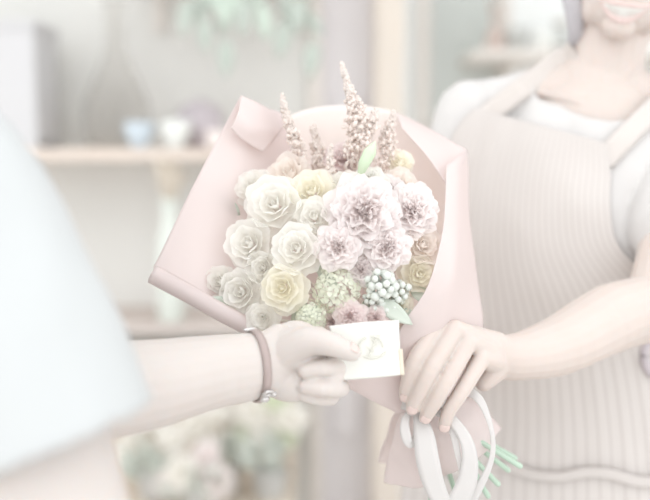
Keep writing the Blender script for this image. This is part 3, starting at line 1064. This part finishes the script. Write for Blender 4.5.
# waistband and tie at the side
wpts = []
for k in range(12):
    px = 430 + k * 26; py = 468 + 14 * k / 11 + 4 * math.sin(k * 1.7)
    i = min(NU, max(0, int((px - 404) / (722 - 404) * NU)))
    jj = min(range(NV + 1), key=lambda q: abs(ctrl[q][i][1] - py))
    wpts.append(P(px, py, dep[jj][i] - .014))
strip('waist_tie', wpts, 0.016, M['apron'], apron_o, n=60, thick=.003)
b = bmesh.new()
lp = [P(657, 338, 1.32), P(646, 346, 1.315), P(645, 362, 1.315), P(653, 374, 1.32), P(662, 366, 1.325), P(664, 348, 1.325), P(657, 338, 1.32)]
tube(b, lp, [.0065] * 7, seg=10); obj('tie_loop', b, M['mauvecer'], apron_o)
# trousers and shoes, below the apron
b = bmesh.new()
tube(b, [hipc + V((0, 0, 0.02)), hipc - V((0, 0, .09))], [(0.184, 0.124), (0.18, 0.13)], SIDE, seg=24)
for sx in (-1, 1):
    hp = hipc + V((sx * 0.085, -0.02 * sx, -0.04))
    tube(b, [hp, V((hp.x + sx * .01, hp.y - .005, 0.48)), V((hp.x + sx * .015, hp.y + .025, 0.12))], [0.095, 0.07, 0.058], seg=18)
link('trousers', union(b, .006, 3), M['trouser'], root_f)
for sx in (-1, 1):
    hp = hipc + V((sx * 0.085, -0.02 * sx, -0.02)); an = V((hp.x + sx * .015, hp.y + .03, 0.075))
    b = bmesh.new()
    tube(b, [V((an.x, an.y + .04, .045)), V((an.x - .02, an.y - .07, .042)), V((an.x - .035, an.y - .17, .034))], [(.044, .043), (.046, .042), (.038, .030)], V((1, 0, 0)), seg=16)
    link('shoe', union(b, .005, 3), M['shoe'], root_f)

# ---- the customer (near, at the left, seen from behind the shoulder)
cb = bmesh.new()
cSR, cSL = P(-48, 190, .685), P(-95, 150, 1.02)
cN = (cSR + cSL) / 2 + V((-.01, 0, .075))
cfw = V((.89, .42, 0)).normalized(); cside = V((.42, -.89, 0)).normalized()
c_hip = V((cN.x - .02, cN.y, .86)); c_w = V((cN.x - .015, cN.y, 1.02)); c_ch = V((cN.x - .005, cN.y, 1.2)); c_up = V((cN.x - .005, cN.y, 1.29))
ct = [c_hip, c_w, c_ch, c_up, cN]
cr = [(.165, .115), (.15, .105), (.165, .11), (.15, .09), (.07, .065)]
tube(cb, ct, cr, cside, seg=24)
tube(cb, [cSR, cN - V((0, 0, .03)), cSL], [.05, .055, .05], seg=16)
cHC = P(-85, -140, .87)
tube(cb, [cN, cN.lerp(cHC, .6), cHC], [.06, .054, .055], seg=16)
chr_, chf, chu = head(cb, cHC, V((.95, .3, .02)), V((0, 0, 1)))
cEL = P(76, 580, .665)
tube(cb, [cSR, cSR.lerp(cEL, .5), cEL], [.056, .060, .050], seg=18)
cWR2 = P(150, 860, .72)
tube(cb, [cEL, cEL.lerp(cWR2, .4), cWR2], [.05, .046, .029], seg=16)
hd = (cWR2 - cEL).normalized()
tube(cb, [cWR2, cWR2 + hd * .05, cWR2 + hd * .085], [(.028, .022), (.040, .02), (.040, .016)], V((0, 1, .2)), seg=14)
for k in range(4):
    s0 = cWR2 + hd * .085 + V((0, 1, .2)).normalized() * ((k - 1.5) * .0195)
    L_ = (.07, .08, .075, .058)[k]
    tube(cb, [s0, s0 + hd * L_ * .5 + V((.006, 0, 0)), s0 + hd * L_ * .95 + V((-.004, 0, 0))], [.0098, .009, .0072], seg=10)
tube(cb, [cWR2 + hd * .02 + V((0, .03, 0)), cWR2 + hd * .06 + V((.012, .052, .004)), cWR2 + hd * .095 + V((.016, .055, .004))], [.014, .0115, .009], seg=10)
# left arm reaching to the card
lEL = P(36, 392, .845); lWR = P(262, 365, .985)
tube(cb, [cSL, cSL.lerp(lEL, .5), lEL], [.055, .052, .048], seg=16)
tube(cb, [lEL, P(95, 391, .885), P(150, 384, .92), P(210, 372, .958), lWR, P(285, 357, 1.0)], [.047, .049, .046, .0395, (.0365, .027), (.040, .022)], V((0, 0, 1)), seg=20)
ellipsoid(cb, P(296, 352, 1.005), (.034, .019, .036))
ellipsoid(cb, P(293, 350, .985), (.034, .018, .026), (V((.93, 0, .3)), V((0, 1, 0)), V((-.3, 0, .93))))
ellipsoid(cb, P(290, 384, .992), (.030, .018, .020))
CM = [(318, 337, 1.018), (324, 358, 1.028), (322, 378, 1.028), (315, 392, 1.02)]
for q in CM:
    tube(cb, [P(272, 345 + (q[1] - 337) * .6, 1.0), P(*q)], [.017, .0135], seg=12)
finger(cb, [(284, 352, .982), (309, 341, .970), (333, 345, .963), (352, 353, .968)], [.0185, .0165, .0128, .0098])
ellipsoid(cb, P(329, 378, .985), (.017, .011, .0075))
finger(cb, [CM[0], (345, 352, 1.018), (362, 362, 1.008), (372, 368, 1.0)], [.0115, .0105, .0095, .008])
finger(cb, [CM[1], (343, 368, 1.005), (326, 367, .975), (305, 371, .972)], [.0118, .0108, .0098, .0085])
finger(cb, [CM[2], (341, 387.5, 1.003), (326, 388.5, .974), (305, 387, .974)], [.0115, .0106, .0098, .0082])
finger(cb, [CM[3], (332, 397, 1.012), (318, 398, .990), (304, 395, .983)], [.0105, .0095, .0085, .0075])
for sx in (-1, 1):
    hp = c_hip + cside * (sx * .085) + V((0, 0, -.02))
    kn = V((hp.x + .01, hp.y, .46)); an = V((hp.x, hp.y, .075))
    tube(cb, [hp, kn, an], [.085, .056, .036], seg=16)
    tube(cb, [an, an + cfw * .1 - V((0, 0, .04)), an + cfw * .17 - V((0, 0, .048))], [.034, .03, .022], seg=12)
body_c = union(cb, 0.0019, 4)
root_c = empty('person', (c_hip.x, c_hip.y, 0), 'person in white T-shirt and brown wristband seen from behind, reaching out the card', 'person')
bodyc_o = link('body', body_c, M['skin_c'], root_c)
bv_n = bvh_of(body_c)
nail((352, 353, .968), (333, 345, .963), V((0.25, -.55, .8)), M['nail_f'], bodyc_o, .0066, .011)
b = bmesh.new()
ellipsoid(b, cHC + chu * .045 - chf * .025, (.085, .1, .088), (chr_, chf, chu))
ellipsoid(b, cHC - chf * .06 - chu * .02, (.07, .05, .075), (chr_, chf, chu))
link('hair', union(b, .004, 3), M['hair'], bodyc_o)
for sx in (-1, 1):
    b = bmesh.new(); h = bv_n.ray_cast(cHC + chr_ * (sx * .032) + chu * .012 + chf * .25, -chf)
    ellipsoid(b, (h[0] or cHC + chf * .08) - chf * .008, (.012, .0115, .010), (chr_, chf, chu)); obj('eye', b, M['eye'], bodyc_o)
def c_face(a, b_):
    h = bv_n.ray_cast(cHC + chr_ * a + chu * b_ + chf * .25, -chf)
    return h[0] or cHC + chf * .09
b = bmesh.new()
for off, rr_ in ((.003, .003), (-.004, .004)):
    tube(b, [c_face(x, -.068 + off * (1 - (x / .026) ** 2)) for x in (-.026, -.012, 0, .012, .026)], [.0012, rr_, rr_, rr_, .0012], seg=8)
obj('lips', b, M['lips'], bodyc_o)

# white T-shirt with a wide sleeve
gb_ = bmesh.new()
tube(gb_, [c_hip - V((0, 0, .04))] + ct[1:], [(.19, .14), (.178, .132), (.182, .126), (.163, .102), (.08, .075)], cside, seg=24)
tube(gb_, [cSR, cN - V((0, 0, .025)), cSL], [.064, .064, .064], seg=16)
hem1 = P(47, 442, .668)
hdir = (P(47 + 55 * .6, 442 + 145, .668) - hem1).normalized()
tube(gb_, [cSR, P(-22, 262, .680), P(10, 350, .672), hem1 + hdir * .02], [(.072, .07), (.076, .075), (.083, .08), (.083, .082)], V((1, 0, 0)), seg=24)
hem2 = cSL.lerp(lEL, .62); hdir2 = (lEL - cSL).normalized()
tube(gb_, [cSL, cSL.lerp(lEL, .35), hem2 + hdir2 * .02], [.066, .07, .074], seg=20)
sh0 = union(gb_, .005, 6)
hn = (P(0, 470, .66) - P(145, 415, .66)).cross(FWD).normalized()
if hn.z > 0:
    hn = -hn
def inside_c(c_):
    q_ = c_ - c_ch
    return (q_.dot(cside) / .193) ** 2 + (q_.dot(cfw) / .140) ** 2 < 1.0
def drop_c(c_):
    q_ = c_ - hem1
    if q_.dot(hn) > 0.0 and (q_ - hdir * q_.dot(hdir)).length < .098 and q_.length < .16 and not inside_c(c_):
        return True
    q_ = c_ - hem2; al = q_.dot(hdir2)
    if al > 0 and (q_ - hdir2 * al).length < .088 and al < .12 and not inside_c(c_):
        return True
    q_ = c_ - cN
    if q_.z > -.01 and V((q_.x, q_.y, 0)).length < .088:
        return True
    if c_.z < c_hip.z - .09:
        return True
    return False
def wr_c(c_):
    w = 0.006 * mnoise.noise(V((c_.x * 9, c_.y * 9, c_.z * 6))) + .003 * mnoise.noise(V((c_.x * 26, c_.y * 26, c_.z * 10)))
    return w
link('t_shirt', cut_cloth(sh0, drop_c, wr_c, .0028), M['tee_c'], root_c)
b = bmesh.new()
tube(b, [c_hip + V((0, 0, .04)), c_hip - V((0, 0, .08))], [(.172, .122), (.172, .128)], cside, seg=24)
for sx in (-1, 1):
    hp = c_hip + cside * (sx * .085) + V((0, 0, -.04))
    tube(b, [hp, V((hp.x + .01, hp.y, .46)), V((hp.x, hp.y, .12))], [.1, .075, .06], seg=18)
link('trousers', union(b, .006, 3), M['trouser'], root_c)
for sx in (-1, 1):
    hp = c_hip + cside * (sx * .085)
    a0 = V((hp.x, hp.y, .045)) - cfw * .05; a1 = a0 + cfw * .12; a2 = a0 + cfw * .22 - V((0, 0, .008))
    b = bmesh.new(); tube(b, [a0, a1, a2], [(.044, .043), (.046, .042), (.038, .030)], cside, seg=16)
    link('shoe', union(b, .005, 3), M['shoe'], root_c)

# wristband: a leather band following the wrist, with a silver clasp
ax = (P(270, 363, .99) - P(230, 369, .968)).normalized()
bc = P(256, 366, .982)
zax = (V((0.10, 0, 1)) - ax * V((0.10, 0, 1)).dot(ax)).normalized(); yax = ax.cross(zax)
bpts = []
for k in range(49):
    a = 2 * math.pi * k / 48
    d_ = zax * math.cos(a) + yax * math.sin(a)
    h = bv_n.ray_cast(bc + d_ * .09, -d_)
    r_ = (h[0] - bc).length if h[0] else .035
    bpts.append(bc + d_ * (r_ + .0022))
b = bmesh.new()
loops = []
for k in range(48):
    a = 2 * math.pi * k / 48
    d_ = (bpts[k] - bc).normalized()
    pr = [(-.0045, -.0012), (-.0045, .0012), (0, .0024), (.0045, .0012), (.0045, -.0012)]
    loops.append([b.verts.new(bpts[k] + ax * u_ + d_ * w_) for u_, w_ in pr])
for k in range(48):
    A, B = loops[k], loops[(k + 1) % 48]
    for j in range(5):
        b.faces.new((A[j], A[(j + 1) % 5], B[(j + 1) % 5], B[j]))
wb = obj('wristband', b, M['band'], bodyc_o)
wb['label'] = 'brown leather wristband with silver clasp'
# clasp facing the camera on the lower side
def bandpt(a, off=.004):
    d_ = zax * math.cos(a) + yax * math.sin(a)
    k = int(round(a / (2 * math.pi) * 48)) % 48
    return bpts[k] + d_ * off, d_
cam_side = max(range(48), key=lambda k: (bpts[k] - bc).dot(-FWD) - .75 * (bpts[k] - bc).dot(UP))
ac = 2 * math.pi * cam_side / 48
pc, dc = bandpt(ac, .003)
tc_ = dc.cross(ax).normalized()
b = bmesh.new()
ellipsoid(b, pc - tc_ * .006, (.0055, .0045, .0040), (ax, tc_, dc))
tube(b, [pc + tc_ * .002 + ax * .005, pc + tc_ * .009 + ax * .004, pc + tc_ * .010 - ax * .003, pc + tc_ * .003 - ax * .005, pc + tc_ * .002 + ax * .005], [.0018] * 5, seg=8)
ellipsoid(b, pc + ax * .008 + tc_ * .002, (.003, .003, .003))
obj('clasp', b, M['metal'], wb)
top_k = max(range(48), key=lambda k: (bpts[k] - bc).dot(UP))
pt_, dt_ = bandpt(2 * math.pi * top_k / 48, .002)
b = bmesh.new(); ellipsoid(b, pt_ - ax * .004, (.008, .003, .0025), (ax, dt_.cross(ax), dt_)); obj('end_tip', b, M['metal'], wb)

# ------------------------------------------------------------------ the card
t = empty('gift_card', P(366, 350, .992), 'small ivory card with a faint print held between the two hands before the bouquet', 'card')
cardrows = [[(329, 326, .988), (364, 322, .990), (399, 320, .992)], [(336, 353, .987), (368, 350, .989), (400, 348, .991)], [(343, 380, .986), (373, 378, .988), (402, 375, .990)]]
co = grid_mesh('card_stock', [[P(*p) for p in r] for r in cardrows], 20, 16, M['card'], t, .0009)
b = bmesh.new()
cc = P(372, 347, .9866)
for q in range(3):
    ang = q * 2.1
    tube(b, [cc + RIGHT * (.012 * math.cos(ang + s * .9)) * (1 + .2 * q) + UP * (.012 * math.sin(ang + s * .9)) + FWD * 0.0 for s in (0, .6, 1.2, 1.8)], [.0009] * 4, seg=6)
tube(b, [cc + RIGHT * -.004 - UP * .012, cc + RIGHT * .001, cc + RIGHT * .006 + UP * .013], [.0007] * 3, seg=6)
for q in range(5):
    s = -1 if q % 2 else 1
    p_ = cc + RIGHT * (-.003 + q * .002) + UP * (-.008 + q * .0045)
    tube(b, [p_, p_ + RIGHT * (s * .005) + UP * .004], [.0009, .0003], seg=6)
obj('printed_sprig', b, M['card_print'], co)
strip('gilt_edge', [P(400.5, 349, .9905), P(401.5, 362, .9905), P(402.5, 375, .990)], .0045, M['gold'], co, n=10, thick=.0016)

# ------------------------------------------------------------------ the bouquet
TIE = P(432, 402, 1.115)
BQ = empty('bouquet', TIE, 'pink paper wrapped bouquet of roses, carnations and astilbe between the two people', 'bouquet')
PP, PD = M['paper'], M['paper_lifted']
# back sheet
sheet('wrapping_paper', [
    [(250, 160, 1.165), (287, 117, 1.20), (340, 105, 1.215), (398, 113, 1.215), (467, 151, 1.17)],
    [(262, 215, 1.175), (300, 195, 1.215), (345, 190, 1.225), (400, 195, 1.22), (468, 235, 1.165)],
    [(320, 300, 1.165), (350, 290, 1.19), (380, 290, 1.195), (420, 295, 1.19), (474, 320, 1.15)],
    [(412, 395, 1.14), (420, 392, 1.15), (432, 390, 1.155), (442, 392, 1.15), (456, 395, 1.14)]], PD, BQ, ripple=.004, rs=14)
# turned-over rim of the back sheet at the top right
sheet('paper_fold', [
    [(396, 112, 1.213), (432, 131, 1.195), (467, 150, 1.168)],
    [(398, 118, 1.170), (430, 142, 1.150), (462, 166, 1.130)],
    [(402, 128, 1.150), (426, 156, 1.125), (446, 186, 1.100)]], PP, BQ, 18, 14, ripple=.002)
# right sheet, wraps to the front
sheet('wrapping_paper', [
    [(446, 166, 1.100), (458, 156, 1.125), (467.5, 150, 1.168)],
    [(443, 225, 1.055), (458, 215, 1.080), (470, 215, 1.150)],
    [(428, 285, 1.035), (455, 275, 1.045), (476, 280, 1.130)],
    [(398, 335, 1.045), (440, 330, 1.050), (482, 332, 1.110)],
    [(400, 385, 1.075), (440, 385, 1.082), (470, 385, 1.115)],
    [(408, 405, 1.090), (436, 405, 1.092), (455, 405, 1.115)]], PP, BQ, ripple=.003, rs=14)
# left sheet
sheet('wrapping_paper', [
    [(240, 97, 1.125), (197, 178, 1.085), (153, 268, 1.055)],
    [(262, 107, 1.140), (228, 190, 1.095), (180, 290, 1.045)],
    [(286, 118, 1.185), (262, 200, 1.125), (225, 305, 1.060)],
    [(310, 170, 1.190), (310, 240, 1.150), (290, 330, 1.085)],
    [(410, 385, 1.140), (412, 392, 1.125), (412, 402, 1.105)]], PP, BQ, ripple=.003, rs=14)
# left top corner folded over, with the pocket below it
sheet('paper_fold', [
    [(240, 96, 1.122), (262, 105, 1.132), (288, 119, 1.170)],
    [(238, 112, 1.095), (256, 126, 1.105), (279, 132, 1.140)],
    [(231, 128, 1.092), (243, 140, 1.100), (262, 152, 1.120)]], PP, BQ, 18, 14, ripple=.002)
# rolled lower left edge
def roll(name, path, r0, r1, turns, m, parent):
    pts = [P(*q) for q in path]
    rows_ = []
    for i in range(13):
        t_ = i / 12
        c_ = crom(pts, t_); tg = (crom(pts, min(1, t_ + .02)) - crom(pts, max(0, t_ - .02))).normalized()
        x_ = (UP - tg * UP.dot(tg)).normalized(); y_ = tg.cross(x_)
        row = []
        for j in range(25):
            a = 2 * math.pi * turns * j / 24
            rr__ = (r0 + (r1 - r0) * t_) * (1 - .45 * j / 24)
            row.append(c_ + x_ * (rr__ * math.cos(a)) + y_ * (rr__ * math.sin(a)))
        rows_.append(row)
    return grid_mesh(name, rows_, 48, 24, m, parent, .001)
roll('rolled_edge', [(153, 275, 1.05), (188, 294, 1.045), (225, 315, 1.04), (262, 334, 1.045), (300, 352, 1.06)], .0115, .010, 1.6, PP, BQ)
# lower front sheet under the flowers
sheet('wrapping_paper', [
    [(190, 300, 1.052), (240, 322, 1.040), (300, 340, 1.040), (350, 342, 1.042), (402, 330, 1.045)],
    [(250, 330, 1.060), (290, 352, 1.052), (330, 366, 1.050), (365, 368, 1.052), (402, 362, 1.058)],
    [(330, 372, 1.090), (348, 386, 1.075), (365, 394, 1.070), (385, 396, 1.070), (402, 392, 1.075)],
    [(392, 406, 1.110), (394, 410, 1.098), (398, 413, 1.090), (404, 412, 1.088), (410, 408, 1.090)]], PP, BQ, ripple=.003, rs=16)
# flared paper skirt below the tie
sheet('paper_skirt', [
    [(404, 402, 1.092), (420, 404, 1.086), (440, 404, 1.086), (458, 398, 1.10), (466, 392, 1.12)],
    [(396, 425, 1.100), (418, 430, 1.082), (446, 430, 1.078), (474, 420, 1.10), (484, 402, 1.13)],
    [(390, 455, 1.120), (414, 462, 1.090), (446, 458, 1.082), (480, 440, 1.105), (494, 418, 1.14)],
    [(384, 482, 1.140), (416, 487, 1.100), (448, 474, 1.088), (484, 454, 1.108), (499, 428, 1.15)]], PP, BQ, ripple=.006, rs=34)
sheet('paper_skirt', [
    [(402, 404, 1.13), (415, 404, 1.15), (432, 402, 1.155), (450, 400, 1.15)],
    [(388, 430, 1.15), (412, 434, 1.17), (440, 430, 1.175), (470, 418, 1.17)],
    [(378, 462, 1.16), (412, 470, 1.19), (450, 462, 1.195), (486, 440, 1.185)]], PP, BQ, 20, 20, ripple=.006, rs=34)

# stems
for (ex, ey, ed) in ((520, 466, 1.10), (508, 470, 1.13), (498, 484, 1.11), (488, 496, 1.13), (474, 506, 1.11), (462, 512, 1.14), (446, 512, 1.12), (515, 458, 1.15), (482, 484, 1.16), (430, 516, 1.15)):
    b = bmesh.new()
    e = P(ex, ey, ed); s0 = TIE + V((R.uniform(-.01, .01), R.uniform(-.008, .012), R.uniform(-.006, .006)))
    up_ = P(395, 330, 1.13)
    tube(b, [up_, s0, s0.lerp(e, .5) + V((.0, .0, -.004)), e], [.002, .0026, .003, .0034], seg=10)
    obj('stem', b, M['stem'], BQ)

# ribbon
def rib(path, w, widths=None, tw=None, nrm=V((-.1, -1, .1))):
    return strip('ribbon', [P(*q) for q in path], w, M['ribbon'], BQ, nrm, 48, .0007, widths, tw)
rib([(402, 404, 1.08), (418, 409, 1.068), (436, 408, 1.068), (456, 402, 1.085)], .012)
rib([(418, 410, 1.066), (424, 436, 1.052), (428, 462, 1.050), (436, 490, 1.056), (452, 520, 1.066), (460, 540, 1.07)], .02, [.012, .024, .027, .024, .018, .02])
rib([(430, 408, 1.068), (452, 420, 1.055), (468, 446, 1.048), (468, 478, 1.052), (455, 510, 1.06), (446, 540, 1.066)], .014, [.010, .012, .016, .022, .026, .02])
rib([(458, 388, 1.07), (478, 398, 1.058), (490, 424, 1.055), (493, 450, 1.058), (486, 474, 1.062), (470, 502, 1.064), (458, 530, 1.066)], .009, [.012, .010, .006, .006, .008, .014, .012])
rib([(414, 408, 1.068), (406, 418, 1.058), (405, 432, 1.055), (410, 444, 1.056), (416, 436, 1.064), (417, 416, 1.068)], .010, [.006, .009, .012, .010, .008, .006])
rib([(440, 408, 1.069), (452, 430, 1.06), (458, 455, 1.056), (462, 476, 1.058)], .008, [.005, .008, .007, .004])

# flowers
CORE = P(352, 300, 1.25)
SCL = KPX
flowers = [
    # kind, px, py, depth, radius px, material, label
    ('rose', 273, 203, 1.062, 31, 'rose_w', None), ('rose', 311, 190, 1.070, 24, 'rose_c', None), ('rose', 314, 216, 1.052, 22, 'rose_w', None),
    ('rose', 288, 172, 1.110, 22, 'peach', 'peach cream rose'), ('rose', 252, 186, 1.100, 20, 'rose_w', None),
    ('rose', 343, 185, 1.085, 17, 'rose_w', None), ('carnation', 371, 181, 1.075, 18, 'rose_w', 'white ruffled bloom'),
    ('carnation', 364, 209, 1.040, 38, 'pinkw', None), ('carnation', 413, 209, 1.062, 28, 'pinkw', None), ('carnation', 388, 190, 1.085, 18, 'pinkw', None),
    ('carnation', 343, 157, 1.130, 19, 'pinkd', None), ('rose', 400, 182, 1.105, 17, 'peach', 'small peach rose'), ('rose', 402, 160, 1.120, 13, 'rose_c', None),
    ('rose', 248, 243, 1.060, 26, 'rose_w', None), ('rose', 296, 248, 1.035, 27, 'rose_w', None), ('carnation', 338, 246, 1.030, 24, 'pinkw', None),
    ('carnation', 388, 246, 1.040, 25, 'pinkw', None), ('rose', 424, 244, 1.065, 22, 'peach', 'peach rose at the right'), ('rose', 420, 274, 1.062, 20, 'rose_c', None),
    ('rose', 240, 292, 1.050, 24, 'rose_w', None), ('rose', 282, 288, 1.030, 25, 'rose_c', 'cream rose, low in the front'), ('rose', 262, 318, 1.035, 17, 'rose_w', None),
    ('rose', 218, 282, 1.062, 17, 'rose_w', None), ('rose', 398, 305, 1.055, 17, 'rose_c', None), ('carnation', 362, 270, 1.045, 17, 'pinkw', None),
    ('hydrangea', 336, 290, 1.040, 25, 'greenw', 'lime green hydrangea head'), ('hydrangea', 310, 319, 1.030, 17, 'greenw', 'small lime green hydrangea head'),
    ('carnation', 350, 316, 1.030, 17, 'pinkd', 'dusky pink carnation'), ('carnation', 376, 318, 1.040, 14, 'pinkd', 'small dusky pink carnation'),
    ('carnation', 331, 322, 1.045, 12, 'pinkd', 'dusky pink carnation, half hidden'), ('rose', 262, 268, 1.05, 18, 'rose_w', None),
]
for (kind, px, py, d, rp, mk, lab) in flowers:
    d -= .008
    c_ = P(px, py, d); rad = rp * SCL * d
    axd = (c_ - CORE).normalized() * .8 + (CAM - c_).normalized() * .8
    axd = axd.normalized()
    cb_ = c_ - axd * rad * .35
    if kind == 'rose':
        b = rose_bm(cb_, axd, rad * .92, R.uniform(.9, 1.05))
    elif kind == 'carnation':
        b = ruffle_bm(cb_, axd, rad * 1.0, 7)
    else:
        b = cluster_bm(cb_, axd, rad * .9, 60)
    # short stalk into the bunch
    tube(b, [cb_ - axd * rad * .1, cb_.lerp(P(400, 340, 1.13), .5), P(405, 350, 1.13)], [.0016, .0014, .0012], seg=6)
    o = obj(kind, b, M[mk], BQ)
    if lab:
        o['label'] = lab
for (pts, wid, n) in (
    ([(358, 170, 1.11), (358, 140, 1.10), (356, 115, 1.10), (350, 92, 1.10), (342, 66, 1.10)], [.020, .024, .017, .007, .0015], 900),
    ([(370, 160, 1.105), (366, 140, 1.10), (372, 122, 1.10), (376, 112, 1.10)], [.012, .014, .010, .003], 260),
    ([(302, 172, 1.12), (298, 148, 1.115), (289, 125, 1.115), (282, 97, 1.115)], [.012, .014, .009, .0015], 420),
    ([(318, 170, 1.13), (318, 150, 1.13), (313, 128, 1.13)], [.014, .012, .003], 260),
    ([(390, 178, 1.12), (388, 150, 1.12), (388, 130, 1.12), (394, 114, 1.12)], [.016, .016, .010, .002], 420),
    ([(334, 182, 1.09), (330, 168, 1.09), (331, 148, 1.09)], [.006, .007, .002], 120)):
    b = plume_bm([P(*q) for q in pts], wid, n)
    obj('astilbe', b, M['astilbe'], BQ)
for (px, py, d, rp, n) in ((381, 284, 1.035, 16, 20), (397, 292, 1.05, 13, 16), (374, 300, 1.04, 11, 12), (389, 308, 1.045, 10, 10), (366, 228, 1.055, 9, 8)):
    c_ = P(px, py, d)
    b = berries_bm(c_, (CAM - c_), rp * SCL * d, n, .27)
    obj('berry_sprig', b, M['berry'], BQ)
# green bud on a curved stalk
b = bmesh.new()
tube(b, [P(360, 176, 1.055), P(364, 164, 1.05), P(370, 152, 1.05), P(375, 142, 1.052)], [.0025, .0068, .0075, .0012], seg=12)
tube(b, [P(366, 196, 1.06), P(357, 190, 1.055), P(357, 180, 1.055), P(361, 173, 1.055)], [.0015, .0015, .0015, .002], seg=8)
obj('flower_bud', b, M['bud'], BQ)
for (px, py, d, dx, dy, L_, W_) in (
    (376, 300, 1.04, .8, -.5, .05, .02), (390, 312, 1.05, .9, -.2, .045, .018), (372, 296, 1.05, -.3, -.9, .04, .018), (230, 304, 1.05, -.6, .1, .03, .015),
    (318, 262, 1.05, .5, -.7, .04, .018), (352, 262, 1.06, .3, .8, .04, .018),
    (404, 230, 1.08, .8, .5, .045, .02), (268, 300, 1.05, -.4, -.8, .04, .018), (305, 300, 1.05, -.3, -.8, .04, .018), 
    (240, 215, 1.10, -.8, .6, .045, .018), (410, 290, 1.06, .8, -.3, .04, .018), (320, 305, 1.045, -.5, -.8, .035, .016)):
    base_ = P(px, py, d)
    leaf_obj('leaf', base_, RIGHT * dx + UP * dy - FWD * .3, L_, W_, -FWD + UP * .3, M['leaf'], BQ)
